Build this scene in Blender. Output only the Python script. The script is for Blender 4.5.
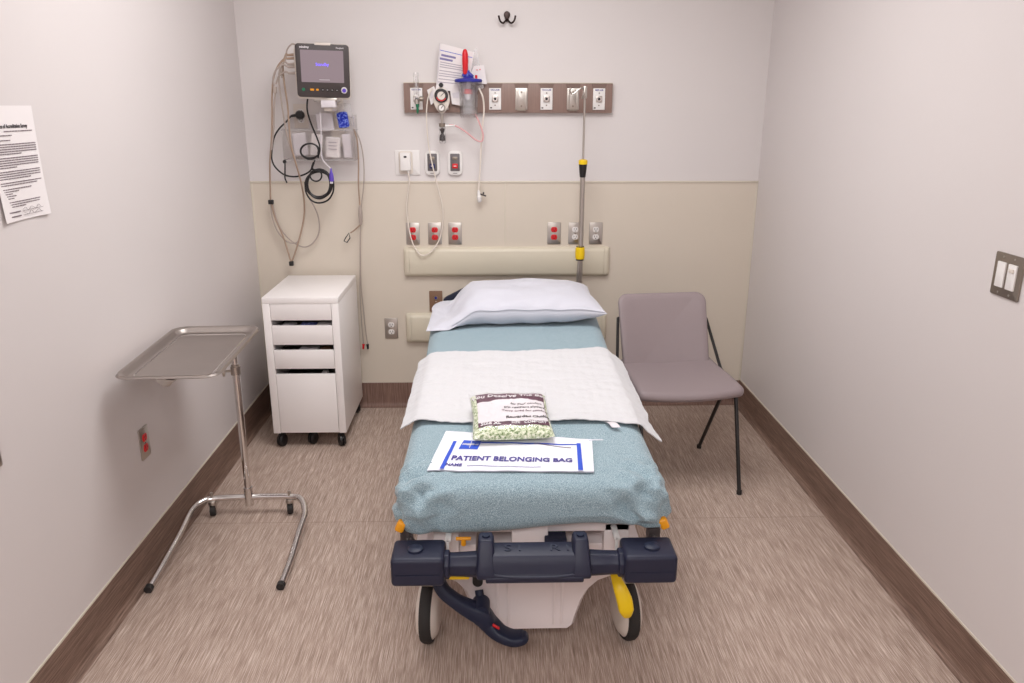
import bpy, bmesh, math, random
from mathutils import Vector, Matrix, noise, Euler
PI = math.pi
random.seed(4)
for o in list(bpy.data.objects): bpy.data.objects.remove(o)
S = bpy.context.scene
C = S.collection

# ---------------------------------------------------------------- camera
FPX, PIT, YAW, ROL = 783.17, 0.2921, 0.0258, 0.0018
CAM = Vector((-0.0738, -4.0774, 1.5956))
_F = Vector((math.sin(YAW)*math.cos(PIT), math.cos(YAW)*math.cos(PIT), -math.sin(PIT)))
_R0 = Vector((math.cos(YAW), -math.sin(YAW), 0)); _U0 = _R0.cross(_F)
_R = _R0*math.cos(ROL)+_U0*math.sin(ROL); _U = _U0*math.cos(ROL)-_R0*math.sin(ROL)
cd = bpy.data.cameras.new('camera'); cam = bpy.data.objects.new('camera', cd); C.objects.link(cam)
cd.sensor_width = 36; cd.lens = FPX/1024*36; cd.clip_start = .02
m = Matrix((_R, _U, -_F)).transposed().to_4x4(); m.translation = CAM
cam.matrix_world = m
S.camera = cam

def hit(px, py, ax, val):
    """world point on the plane (axis ax = val) measured off the photograph"""
    d = _F+_R*((px-512)/FPX)-_U*((py-341.5)/FPX)
    return CAM+d*((val-CAM[ax])/d[ax])
def W(px, py, y=-.02): return hit(px, py, 1, y)
def G(px, py, z=0.): return hit(px, py, 2, z)

# ---------------------------------------------------------------- world, light, exposure
wd = bpy.data.worlds.new('world'); S.world = wd; wd.use_nodes = True
wd.node_tree.nodes['Background'].inputs[0].default_value = (.9, .88, .88, 1)
wd.node_tree.nodes['Background'].inputs[1].default_value = .3
S.view_settings.view_transform = 'Standard'; S.view_settings.look = 'None'
S.view_settings.gamma = 1; S.view_settings.use_curve_mapping = False
S.view_settings.exposure = 0.0
CEIL = 2.62
def area(name, loc, sx, sy, power, col):
    l = bpy.data.lights.new(name, 'AREA'); l.shape = 'RECTANGLE'; l.size = sx; l.size_y = sy
    l.energy = power; l.color = col
    o = bpy.data.objects.new(name, l); C.objects.link(o); o.location = loc
    return o
LIGHTS = [(-0.12, -1.55, 28), (-0.35, -4.95, 53)]  # second lamp is an added, unseen fill for surfaces facing the camera
for (x, y, p) in LIGHTS:
    area('ceiling_lamp_light', (x, y, CEIL-.045), 1.2, 1.1, p, (.985, .992, 1))

# ---------------------------------------------------------------- materials
def lin(c):
    return tuple((v/255/12.92 if v/255 <= .04045 else ((v/255+.055)/1.055)**2.4) for v in c)+(1,)
def mat(name, rgb, rough=.5, metal=0, spec=.5, var=0, vscale=20, bump=0, bscale=200, stretch=(1, 1, 1), trans=0, emit=None, estr=0, alpha=1, coat=0, sheen=0):
    M = bpy.data.materials.new(name); M.use_nodes = True; nt = M.node_tree; N = nt.nodes; L = nt.links
    b = N['Principled BSDF']; c = lin(rgb)
    b.inputs['Base Color'].default_value = c; b.inputs['Roughness'].default_value = rough
    b.inputs['Metallic'].default_value = metal; b.inputs['Specular IOR Level'].default_value = spec
    b.inputs['Transmission Weight'].default_value = trans; b.inputs['Alpha'].default_value = alpha
    b.inputs['Coat Weight'].default_value = coat; b.inputs['Sheen Weight'].default_value = sheen
    if emit: b.inputs['Emission Color'].default_value = lin(emit); b.inputs['Emission Strength'].default_value = estr
    g = N.new('ShaderNodeNewGeometry'); mp = N.new('ShaderNodeMapping'); mp.inputs['Scale'].default_value = stretch
    L.new(g.outputs['Position'], mp.inputs['Vector'])
    if var:
        n = N.new('ShaderNodeTexNoise'); n.inputs['Scale'].default_value = vscale; n.inputs['Detail'].default_value = 5
        L.new(mp.outputs[0], n.inputs['Vector'])
        r = N.new('ShaderNodeValToRGB'); r.color_ramp.elements[0].position = .3; r.color_ramp.elements[1].position = .7
        r.color_ramp.elements[0].color = tuple(v*(1-var) for v in c[:3])+(1,)
        r.color_ramp.elements[1].color = tuple(min(1, v*(1+var)) for v in c[:3])+(1,)
        L.new(n.outputs['Fac'], r.inputs['Fac']); L.new(r.outputs['Color'], b.inputs['Base Color'])
    if bump:
        n = N.new('ShaderNodeTexNoise'); n.inputs['Scale'].default_value = bscale; n.inputs['Detail'].default_value = 3
        L.new(mp.outputs[0], n.inputs['Vector'])
        bp = N.new('ShaderNodeBump'); bp.inputs['Strength'].default_value = bump; bp.inputs['Distance'].default_value = .002
        L.new(n.outputs['Fac'], bp.inputs['Height']); L.new(bp.outputs[0], b.inputs['Normal'])
    return M

def streak_mat(name, dark, mid, light, scale, contrast=1.0, seams=False, rough=.55):
    """woven-look streaked sheet vinyl: several layers of stretched noise"""
    M = bpy.data.materials.new(name); M.use_nodes = True; nt = M.node_tree; N = nt.nodes; L = nt.links
    b = N['Principled BSDF']; b.inputs['Roughness'].default_value = rough; b.inputs['Specular IOR Level'].default_value = .35
    g = N.new('ShaderNodeNewGeometry')
    def layer(sc, det):
        mp = N.new('ShaderNodeMapping'); mp.inputs['Scale'].default_value = sc
        L.new(g.outputs['Position'], mp.inputs['Vector'])
        n = N.new('ShaderNodeTexNoise'); n.inputs['Scale'].default_value = 1; n.inputs['Detail'].default_value = det
        n.inputs['Roughness'].default_value = .6
        L.new(mp.outputs[0], n.inputs['Vector']); return n.outputs['Fac']
    a = layer(scale, 3); c2 = layer(tuple(s*.33 for s in scale), 2); c3 = layer(tuple(s*2.1 for s in scale), 2)
    m1 = N.new('ShaderNodeMath'); m1.operation = 'MULTIPLY_ADD'; m1.inputs[1].default_value = .48; L.new(a, m1.inputs[0])
    m2 = N.new('ShaderNodeMath'); m2.operation = 'MULTIPLY'; m2.inputs[1].default_value = .12; L.new(c2, m2.inputs[0])
    m3 = N.new('ShaderNodeMath'); m3.operation = 'MULTIPLY_ADD'; m3.inputs[1].default_value = .40; L.new(c3, m3.inputs[0]); L.new(m2.outputs[0], m3.inputs[2])
    L.new(m3.outputs[0], m1.inputs[2])
    r = N.new('ShaderNodeValToRGB'); e = r.color_ramp.elements
    e[0].position = .5-.13*contrast; e[0].color = lin(dark); e[1].position = .5+.13*contrast; e[1].color = lin(light)
    k = e.new(.5); k.color = lin(mid)
    L.new(m1.outputs[0], r.inputs['Fac'])
    out = r.outputs['Color']
    if seams:
        sx = N.new('ShaderNodeSeparateXYZ'); L.new(g.outputs['Position'], sx.inputs[0])
        ad = N.new('ShaderNodeMath'); ad.operation = 'SUBTRACT'; ad.inputs[1].default_value = G(780, 517).y; L.new(sx.outputs[1], ad.inputs[0])
        md = N.new('ShaderNodeMath'); md.operation = 'ABSOLUTE'; L.new(ad.outputs[0], md.inputs[0])
        lt = N.new('ShaderNodeMath'); lt.operation = 'LESS_THAN'; lt.inputs[1].default_value = .0018; L.new(md.outputs[0], lt.inputs[0])
        mx = N.new('ShaderNodeMix'); mx.data_type = 'RGBA'; mx.inputs[7].default_value = lin(dark)
        mu = N.new('ShaderNodeMath'); mu.operation = 'MULTIPLY'; mu.inputs[1].default_value = .5; L.new(lt.outputs[0], mu.inputs[0])
        L.new(mu.outputs[0], mx.inputs[0]); L.new(out, mx.inputs[6]); out = mx.outputs[2]
    L.new(out, b.inputs['Base Color'])
    bp = N.new('ShaderNodeBump'); bp.inputs['Strength'].default_value = .25; bp.inputs['Distance'].default_value = .001
    L.new(m1.outputs[0], bp.inputs['Height']); L.new(bp.outputs[0], b.inputs['Normal'])
    return M

def speckle_mat(name, dark, mid, light, scale=620, rough=.9, sheen=.2, p=(.38, .5, .62)):
    M = bpy.data.materials.new(name); M.use_nodes = True; nt = M.node_tree; N = nt.nodes; L = nt.links
    b = N['Principled BSDF']; b.inputs['Roughness'].default_value = rough; b.inputs['Sheen Weight'].default_value = sheen
    b.inputs['Specular IOR Level'].default_value = .15
    g = N.new('ShaderNodeNewGeometry')
    n = N.new('ShaderNodeTexNoise'); n.inputs['Scale'].default_value = scale; n.inputs['Detail'].default_value = 4; n.inputs['Roughness'].default_value = .7
    L.new(g.outputs['Position'], n.inputs['Vector'])
    r = N.new('ShaderNodeValToRGB'); e = r.color_ramp.elements
    e[0].position = p[0]; e[0].color = lin(dark); e[1].position = p[2]; e[1].color = lin(light); k = e.new(p[1]); k.color = lin(mid)
    L.new(n.outputs['Fac'], r.inputs['Fac']); L.new(r.outputs['Color'], b.inputs['Base Color'])
    bp = N.new('ShaderNodeBump'); bp.inputs['Strength'].default_value = .3; bp.inputs['Distance'].default_value = .001
    L.new(n.outputs['Fac'], bp.inputs['Height']); L.new(bp.outputs[0], b.inputs['Normal'])
    return M

WALLC = (222, 216, 215)
M_wall = mat('painted_wall', WALLC, .55, var=.012, vscale=1.5, bump=.06, bscale=160)
M_wall_side = mat('painted_side_wall', (217, 210, 209), .5, var=.015, vscale=1.2, bump=.06, bscale=160)
M_ceiling = mat('ceiling_paint', (236, 232, 228), .8, bump=.1, bscale=120)
M_wains = mat('beige_wall_panel', (217, 206, 192), .5, var=.015, vscale=2, bump=.12, bscale=500)
M_trimb = mat('beige_panel_trim', (214, 205, 190), .45)
M_guard = mat('cream_wall_guard', (217, 208, 189), .42, bump=.08, bscale=400)
M_floor = streak_mat('streaked_floor_vinyl', (122, 101, 89), (174, 152, 139), (224, 208, 198), (420, 7, 7), 1.1, True)
M_base_b = streak_mat('streaked_base_vinyl_back', (92, 68, 60), (126, 98, 88), (158, 130, 116), (330, 6, 6))
M_base_s = streak_mat('streaked_base_vinyl_side', (92, 70, 60), (122, 98, 86), (152, 126, 112), (6, 6, 330))
M_white = mat('white_laminate', (248, 243, 242), .4)
M_plastic = mat('white_plastic', (232, 228, 226), .35)
M_offw = mat('off_white_plastic', (222, 212, 203), .4)
M_beigep = mat('beige_grey_plastic', (228, 218, 218), .42)
M_steel = mat('brushed_steel', (190, 184, 178), .28, metal=1)
M_chrome = mat('polished_chrome', (225, 222, 220), .09, metal=1)
M_tray = mat('stainless_tray', (176, 168, 163), .34, metal=1, var=.03, vscale=8)
M_dksteel = mat('worn_steel_plate', (150, 140, 130), .35, metal=.9)
M_black = mat('black_plastic', (26, 24, 25), .4)
M_rubber = mat('black_rubber', (40, 37, 36), .75)
M_navy = mat('navy_plastic', (34, 36, 56), .45, spec=.35, bump=.15, bscale=900)
M_navy2 = mat('dark_navy_plastic', (28, 34, 56), .45, spec=.35, bump=.15, bscale=900)
M_greyface = mat('grey_face_plastic', (104, 98, 100), .45)
M_bezel = mat('charcoal_plastic', (66, 58, 58), .4)
M_yellow = mat('yellow_plastic', (244, 205, 14), .38)
M_orange = mat('amber_plastic', (236, 158, 24), .4)
M_red = mat('red_plastic', (214, 24, 34), .4)
M_blue = mat('blue_plastic', (38, 46, 150), .4)
M_green = mat('green_plastic', (24, 110, 78), .4)
M_purple = mat('purple_plastic', (96, 72, 188), .4)
M_chairf = mat('mauve_vinyl', (149, 135, 137), .5, bump=.15, bscale=700)
M_legs = mat('black_powder_coat', (34, 31, 31), .35)
M_sheet = speckle_mat('heather_blue_sheet', (90, 112, 124), (140, 163, 173), (192, 210, 217))
M_linen = mat('white_linen', (208, 208, 218), .85, bump=.25, bscale=700, sheen=.2)
M_pad = mat('white_quilted_pad', (208, 207, 210), .85, bump=1.0, bscale=70, sheen=.2)
M_paper = mat('white_paper', (236, 230, 230), .6)
M_print = mat('grey_print', (122, 108, 114), .7)
M_faint = mat('faint_print', (178, 168, 180), .7)
M_ink = mat('black_ink', (50, 42, 46), .7)
M_bluepr = mat('blue_print', (34, 78, 200), .45)
M_purpr = mat('violet_print', (70, 60, 140), .6)
M_bag = mat('glossy_white_film', (240, 241, 250), .3, bump=.3, bscale=40)
M_clear = mat('clear_plastic', (246, 246, 248), .08, trans=.95, alpha=.30)
M_clear2 = mat('thin_clear_film', (246, 244, 246), .15, trans=.2, alpha=.28)
M_wood = mat('brown_laminate_rail', (142, 117, 108), .45, var=.08, vscale=1.0, stretch=(160, 10, 6))
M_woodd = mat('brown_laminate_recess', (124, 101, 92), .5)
M_grcable = mat('grey_cable', (172, 158, 150), .5)
M_brcable = mat('tan_cable', (168, 144, 126), .5)
M_whcable = mat('white_cable', (232, 222, 212), .45)
M_pink = mat('pink_tubing', (222, 170, 172), .3)
M_screen = mat('grey_screen', (58, 50, 58), .25, emit=(156, 138, 142), estr=.75)
M_stand = mat('violet_screen_text', (110, 90, 220), .5, emit=(120, 96, 250), estr=1)
M_maroon = mat('maroon_label', (88, 44, 66), .45)
M_label = mat('pale_label', (222, 216, 221), .4)
M_brownplate = mat('brown_plate', (132, 100, 78), .45)
M_lamp = mat('lamp_diffuser', (250, 248, 244), .5, emit=(255, 250, 244), estr=2)
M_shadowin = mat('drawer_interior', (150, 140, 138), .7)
M_sock = speckle_mat('green_white_knit', (96, 120, 76), (196, 206, 170), (240, 240, 226), scale=120, p=(.38, .5, .6))
M_mattress = mat('grey_mattress', (110, 116, 120), .7)

# ---------------------------------------------------------------- mesh builder
class MB:
    def __init__(s): s.v = []; s.f = []
    def add(s, vs, fs):
        b = len(s.v); s.v += [tuple(v) for v in vs]; s.f += [tuple(i+b for i in f) for f in fs]; return s
    def box(s, x0, x1, y0, y1, z0, z1, M=None):
        vs = [Vector((x, y, z)) for z in (z0, z1) for y in (y0, y1) for x in (x0, x1)]
        if M: vs = [M@v for v in vs]
        return s.add(vs, [(0, 2, 3, 1), (4, 5, 7, 6), (0, 1, 5, 4), (2, 6, 7, 3), (0, 4, 6, 2), (1, 3, 7, 5)])
    def loft(s, loops, closed=False, cap0=True, cap1=True):
        n = len(loops[0]); vs = [p for l in loops for p in l]; fs = []
        k = len(loops)
        for i in range(k if closed else k-1):
            a = i*n; b = ((i+1) % k)*n
            for j in range(n): fs.append((a+j, a+(j+1) % n, b+(j+1) % n, b+j))
        if not closed:
            if cap0: fs.append(tuple(reversed(range(n))))
            if cap1: fs.append(tuple((k-1)*n+j for j in range(n)))
        return s.add(vs, fs)
    def cyl(s, p0, p1, r0, r1=None, n=16):
        p0 = Vector(p0); p1 = Vector(p1); r1 = r0 if r1 is None else r1
        d = (p1-p0).normalized(); a = d.orthogonal().normalized(); b = d.cross(a)
        return s.loft([[p+(a*math.cos(2*PI*j/n)+b*math.sin(2*PI*j/n))*r for j in range(n)] for p, r in ((p0, r0), (p1, r1))])
    def lathe(s, prof, o, axis=(0, 0, 1), n=24):
        o = Vector(o); d = Vector(axis).normalized(); a = d.orthogonal().normalized(); b = d.cross(a)
        return s.loft([[o+d*h+(a*math.cos(2*PI*j/n)+b*math.sin(2*PI*j/n))*max(r, 1e-4) for j in range(n)] for r, h in prof])
    def tube(s, pts, r, n=8, res=6, smooth=True, closed=False, radii=None):
        P = [Vector(p) for p in pts]
        if smooth and len(P) > 2:
            Q = []; K = len(P)
            for i in range(K if closed else K-1):
                p1, p2 = P[i], P[(i+1) % K]
                p0 = P[(i-1) % K] if (closed or i > 0) else p1*2-p2
                p3 = P[(i+2) % K] if (closed or i+2 < K) else p2*2-p1
                for k in range(res):
                    t = k/res
                    Q.append(.5*((2*p1)+(p2-p0)*t+(2*p0-5*p1+4*p2-p3)*t*t+(3*p1-p0-3*p2+p3)*t**3))
            if not closed: Q.append(P[-1])
            P = Q
        K = len(P); T = []
        for i in range(K):
            if closed: t = P[(i+1) % K]-P[i-1]
            else: t = P[min(i+1, K-1)]-P[max(i-1, 0)]
            T.append(t.normalized() if t.length > 1e-9 else Vector((0, 0, 1)))
        a = T[0].orthogonal().normalized(); loops = []
        for i in range(K):
            a = (a-T[i]*a.dot(T[i])).normalized(); b = T[i].cross(a)
            rr = r if radii is None else radii[0]+(radii[1]-radii[0])*i/(K-1)
            loops.append([P[i]+(a*math.cos(2*PI*j/n)+b*math.sin(2*PI*j/n))*rr for j in range(n)])
        return s.loft(loops, closed)
    def prism(s, poly, fn, t0, t1):
        return s.loft([[fn(a, b, t) for a, b in poly] for t in (t0, t1)])
    def grid(s, fn, nu, nv):
        vs = [fn(i/nu, j/nv) for j in range(nv+1) for i in range(nu+1)]
        return s.add(vs, [(j*(nu+1)+i, j*(nu+1)+i+1, (j+1)*(nu+1)+i+1, (j+1)*(nu+1)+i) for j in range(nv) for i in range(nu)])
    def rbox(s, c, d, r, n=(6, 6, 3), fn=None, M=None):
        """box with rounded edges of radius r, n inner divisions, optional displacement fn(co, normal)"""
        c = Vector(c); h = Vector(d)/2; inner = Vector([max(v-r, 0) for v in h])
        def ticks(a, k): # parameter ticks -1..1 concentrated in rounding
            hh = h[a]; q = [-1+0.0]; out = []
            for i in range(5): out.append(-hh+r*(1-math.cos(PI/2*i/5))*1.0)
            for i in range(k+1): out.append(-(hh-r)+2*(hh-r)*i/k)
            for i in range(1, 6): out.append((hh-r)+r*math.sin(PI/2*i/5))
            return out
        tk = [ticks(a, n[a]) for a in range(3)]
        for ax in range(3):
            u, w = (ax+1) % 3, (ax+2) % 3
            for sg in (-1, 1):
                vs = []
                for b in tk[w]:
                    for a in tk[u]:
                        p = Vector((0, 0, 0)); p[ax] = sg*h[ax]; p[u] = a; p[w] = b
                        q = Vector([min(max(p[i], -inner[i]), inner[i]) for i in range(3)])
                        nn = (p-q); nn = nn.normalized() if nn.length > 1e-9 else nn
                        z = q+nn*r+c
                        if fn: z = fn(z, nn)
                        if M: z = M@z
                        vs.append(z)
                k = len(tk[u]); fs = []
                for j in range(len(tk[w])-1):
                    for i in range(k-1):
                        f = (j*k+i, j*k+i+1, (j+1)*k+i+1, (j+1)*k+i)
                        fs.append(f if sg > 0 else f[::-1])
                s.add(vs, fs)
        return s

def wpos(o):
    p = Vector((0, 0, 0))
    while o is not None: p += o.location; o = o.parent
    return p
def build(name, mb, material, parent=None, bevel=0, seg=2, ang=35, solid=0, origin=None, weld=True, kind=None):
    bm = bmesh.new()
    off = wpos(parent) if parent else Vector((0, 0, 0))
    if parent is None:
        if origin is None:
            xs = [v[0] for v in mb.v]; ys = [v[1] for v in mb.v]; zs = [v[2] for v in mb.v]
            origin = Vector(((min(xs)+max(xs))/2, (min(ys)+max(ys))/2, min(zs)))
        off = Vector(origin)
    vs = [bm.verts.new(Vector(v)-off) for v in mb.v]
    for f in mb.f:
        try: bm.faces.new([vs[i] for i in f])
        except ValueError: pass
    if weld: bmesh.ops.remove_doubles(bm, verts=bm.verts, dist=2e-5)
    bmesh.ops.recalc_face_normals(bm, faces=bm.faces)
    if bevel:
        ed = [e for e in bm.edges if len(e.link_faces) == 2 and e.calc_face_angle(0) > math.radians(ang)]
        bmesh.ops.bevel(bm, geom=ed, offset=bevel, segments=seg, profile=.5, affect='EDGES', clamp_overlap=True)
    for f in bm.faces: f.smooth = True
    for e in bm.edges:
        if len(e.link_faces) != 2 or e.calc_face_angle(0) > math.radians(ang): e.smooth = False
    me = bpy.data.meshes.new(name); bm.to_mesh(me); bm.free()
    me.materials.append(material)
    o = bpy.data.objects.new(name, me); C.objects.link(o)
    if parent: o.parent = parent
    else: o.location = off
    if solid:
        sm = o.modifiers.new('thickness', 'SOLIDIFY'); sm.thickness = solid; sm.offset = 0
    if kind: o['kind'] = kind
    return o
def tag(o, label, cat, group=None, kind=None):
    o['label'] = label; o['category'] = cat
    if group: o['group'] = group
    if kind: o['kind'] = kind
    return o
def thing(name, loc, label, cat, group=None):
    o = bpy.data.objects.new(name, None); C.objects.link(o); o.location = loc; o.empty_display_size = .05
    return tag(o, label, cat, group)
def struct(name, mb, material, **k):
    return build(name, mb, material, kind='structure', **k)
def copy_tree(o, parent=None):
    c = o.copy(); C.objects.link(c); c.parent = parent
    for ch in list(o.children): copy_tree(ch, c)
    return c
def frame(o, xd, yd):
    x = Vector(xd).normalized(); y = Vector(yd).normalized(); z = x.cross(y)
    y = z.cross(x)
    m = Matrix((x, y, z)).transposed().to_4x4(); m.translation = Vector(o); return m
def text(body, size, M, material, parent, name='lettering', align='CENTER', extrude=.0002, shear=0, sx=1, bold=0, fn=None):
    cu = bpy.data.curves.new('txt', 'FONT'); cu.body = body; cu.size = size; cu.align_x = align; cu.align_y = 'CENTER'
    cu.extrude = extrude; cu.shear = shear; cu.offset = bold; cu.resolution_u = 3
    t = bpy.data.objects.new('txt', cu); C.objects.link(t)
    dg = bpy.context.evaluated_depsgraph_get(); dg.update()
    me = bpy.data.meshes.new_from_object(t.evaluated_get(dg))
    bpy.data.objects.remove(t); bpy.data.curves.remove(cu)
    off = wpos(parent)
    for v in me.vertices:
        p = M@Vector((v.co.x*sx, v.co.y, v.co.z))
        if fn: p = fn(p)
        v.co = p-off
    me.materials.clear(); me.materials.append(material)
    me.name = name
    o = bpy.data.objects.new(name, me); C.objects.link(o); o.parent = parent
    return o
def rrect(w, h, r, n=5):
    out = []
    for cx, cy, a0 in ((w/2-r, h/2-r, 0), (-w/2+r, h/2-r, 90), (-w/2+r, -h/2+r, 180), (w/2-r, -h/2+r, 270)):
        for i in range(n+1):
            a = math.radians(a0+90*i/n); out.append((cx+r*math.cos(a), cy+r*math.sin(a)))
    return out
def plateM(M, w, h, r, t0, t1, cx=0, cy=0, n=4, mb=None):
    """rounded plate in local frame M: xy outline, z from t0 to t1"""
    mb = mb or MB()
    return mb.prism([(a+cx, b+cy) for a, b in rrect(w, h, r, n)], lambda a, b, t: M@Vector((a, b, t)), t0, t1)
def BACKF(x, z, y=0): return frame((x, y, z), (1, 0, 0), (0, 0, 1))          # faces -y
def LEFTF(y, z, x): return frame((x, y, z), (0, 1, 0), (0, 0, 1))            # faces +x
def RIGHTF(y, z, x): return frame((x, y, z), (0, -1, 0), (0, 0, 1))          # faces -x

# ---------------------------------------------------------------- room
HW = 1.3017; YB = -6.4; BH = .138
struct('floor', MB().box(-HW, HW, YB, 0, -.05, 0), M_floor)
struct('ceiling', MB().box(-HW, HW, YB, 0, CEIL, CEIL+.05), M_ceiling)
struct('wall_back', MB().box(-HW-.1, HW+.1, 0, .1, -.05, CEIL+.05), M_wall)
struct('wall_left', MB().box(-HW-.1, -HW, YB, 0, -.05, CEIL+.05), M_wall_side)
struct('wall_right', MB().box(HW, HW+.1, YB, 0, -.05, CEIL+.05), M_wall_side)
struct('wall_front', MB().box(-HW-.1, HW+.1, YB-.1, YB, -.05, CEIL+.05), M_wall_side)
def cove_profile():
    R = .026; T = .004
    p = [(0, 0), (0, BH), (T*.6, BH), (T, BH-.002), (T, R)]
    for i in range(1, 7):
        a = PI/2*i/6; p.append((T+R-R*math.cos(a), .0006+R-R*math.sin(a)))
    return p
cp = cove_profile()
struct('baseboard_back', MB().loft([[Vector((x, -d, z)) for d, z in cp] for x in (-HW, HW)]), M_base_b)
struct('baseboard_left', MB().loft([[Vector((-HW+d, y, z)) for d, z in cp] for y in (YB, -.004)]), M_base_s)
struct('baseboard_right', MB().loft([[Vector((HW-d, y, z)) for d, z in cp] for y in (YB, -.004)]), M_base_s)
# pale caulk line over the side baseboards
struct('trim_1', MB().box(-HW, -HW+.003, YB, -.005, BH, BH+.006), M_trimb)
struct('trim_2', MB().box(HW-.003, HW, YB, -.005, BH, BH+.006), M_trimb)
# wainscot panels on the back wall with cap and corner strips
struct('trim_3', MB().box(-HW+.012, -.008, -.003, 0, BH, 1.218), M_wains)
struct('trim_4', MB().box(-.004, HW-.012, -.003, 0, BH, 1.218), M_wains)
struct('trim_5', MB().box(-HW, HW, -.007, 0, 1.218, 1.228), M_trimb, bevel=.002)
struct('trim_6', MB().box(-.0085, -.0035, -.006, 0, BH, 1.218), M_trimb, bevel=.001)
struct('trim_7', MB().box(-HW, -HW+.012, -.0035, 0, BH, 1.218), M_trimb, bevel=.001)
struct('trim_8', MB().box(HW-.012, HW, -.0035, 0, BH, 1.218), M_trimb, bevel=.001)
for k, (x, y, p) in enumerate(LIGHTS):
    t = thing('ceiling_light', (x, y, CEIL-.04), ['square white ceiling light panel over the stretcher', 'square white ceiling light panel added at the unseen near end as fill'][k], 'ceiling light', 'ceiling light panels')
    fr = MB()
    for a0, a1, b0, b1 in ((-.66, .66, -.61, -.56), (-.66, .66, .56, .61), (-.66, -.61, -.56, .56), (.61, .66, -.56, .56)):
        fr.box(x+a0, x+a1, y+b0, y+b1, CEIL-.03, CEIL)
    build('light_frame', fr, M_plastic, t)
    build('diffuser', MB().box(x-.61, x+.61, y-.56, y+.56, CEIL-.02, CEIL-.01), M_lamp, t)

# ---------------------------------------------------------------- bumper rails on the back wall
def wall_guard(x0, x1, z0, z1, label):
    t = thing('wall_guard', ((x0+x1)/2, 0, z0), label, 'wall guard', 'wall guards behind the stretcher')
    D = .032; h = z1-z0
    prof = [(0, 0), (D*.55, .002), (D*.85, .010), (D, .022), (D*.97, h*.5), (D, h-.022), (D*.85, h-.010), (D*.55, h-.002), (0, h)]
    build('rail_cover', MB().loft([[Vector((x, -.003-d, z0+b)) for d, b in prof] for x in (x0+.03, x1-.03)]), M_guard, t)
    for s, xe in ((1, x0), (-1, x1)):
        m = MB(); loops = []
        for q in range(7):
            a = q/6; k = math.sin(PI/2*a)**.6 if q else .12
            xx = xe+s*.029*(1-math.cos(PI/2*a))
            loops.append([Vector((xx, -.003-d*(.15+.85*k)*1.04, z0+h/2+(b-h/2)*(.86+.14*k)*1.012)) for d, b in prof])
        m.loft(loops)
        build('end_cap', m, M_guard, t)
wall_guard(-.535, .542, .735, .888, 'long cream plastic wall guard between the outlets and the pillow')
wall_guard(-.537, .539, .372, .532, 'lower cream wall guard, mostly hidden behind the stretcher head')

# ---------------------------------------------------------------- power outlets
def outlet(M, kind, label, group=None, name='power_outlet'):
    loc = M.translation
    t = thing(name, loc, label, 'outlet', group)
    build('cover_plate', plateM(M, .070, .114, .004, 0, .005), M_steel if kind != 'brown' else M_brownplate, t, bevel=.001)
    mm = {'red': M_red, 'white': M_plastic, 'brown': M_dksteel}[kind]
    for sz in (.0195, -.0195):
        if kind == 'brown':
            r = build('data_port', MB().lathe([(.011, .005), (.011, .008), (.007, .008), (.007, .0062)], M@Vector((0, sz, 0)), M.to_3x3()@Vector((0, 0, 1)), 16), M_dksteel, t)
            build('port_opening', MB().cyl(M@Vector((0, sz, .0062)), M@Vector((0, sz, .0085)), .006), M_blue, r)
            continue
        poly = [(.0165*math.cos(a)*(1), max(-.0135, min(.0135, .0175*math.sin(a)))+sz) for a in [2*PI*i/24 for i in range(24)]]
        r = build('receptacle', MB().prism(poly, lambda a, b, q: M@Vector((a, b, q)), .004, .0075), mm, t, bevel=.0008, ang=50)
        sl = MB()
        for dx in (-.0062, .0062):
            sl.prism([(dx-.0011, sz-.001), (dx+.0011, sz-.001), (dx+.0011, sz+.008), (dx-.0011, sz+.008)], lambda a, b, q: M@Vector((a, b, q)), .007, .0079)
        sl.cyl(M@Vector((0, sz-.007, .007)), M@Vector((0, sz-.007, .0079)), .0024, n=10)
        build('socket_slots', sl, M_black, r)
    build('screw', MB().cyl(M@Vector((0, 0, .005)), M@Vector((0, 0, .0066)), .0032, n=10), M_chrome, t)
    return t
ZR = .9595
outlet(BACKF(-.485, ZR, -.003), 'red', 'red power outlet on steel plate, leftmost of three under the call stations', 'red power outlets in a row')
outlet(BACKF(-.371, ZR, -.003), 'red', 'red power outlet on steel plate, middle of three under the call stations', 'red power outlets in a row')
outlet(BACKF(-.266, ZR, -.003), 'red', 'red power outlet on steel plate, rightmost of three under the call stations', 'red power outlets in a row')
outlet(BACKF(.250, ZR, -.003), 'red', 'red power outlet on steel plate just left of the two white outlets')
outlet(BACKF(.360, ZR, -.003), 'white', 'white power outlet on steel plate partly behind the IV pole', 'white power outlets above the guard')
outlet(BACKF(.468, ZR, -.003), 'white', 'white power outlet on steel plate right of the IV pole', 'white power outlets above the guard')
outlet(BACKF(-.618, .449, -.003), 'white', 'white power outlet on dark steel plate low between cabinet and stretcher')
outlet(BACKF(-.375, .597, -.003), 'brown', 'brown wall plate with two round ports beside the pillow', None, 'port_plate')
outlet(LEFTF(-1.512, .461, -HW), 'red', 'red power outlet on the left wall below the steel tray')

# plate sliver at the left edge of the frame
t = thing('wall_plate', (-HW, -2.30, .735), 'grey wall plate cut off by the left edge of the frame', 'wall plate')
build('cover_plate', plateM(LEFTF(-2.302, .795, -HW), .075, .118, .004, 0, .006), M_steel, t, bevel=.001)
build('button', plateM(LEFTF(-2.302, .795, -HW), .034, .066, .003, .005, .009), M_plastic, t, bevel=.001)

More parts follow.
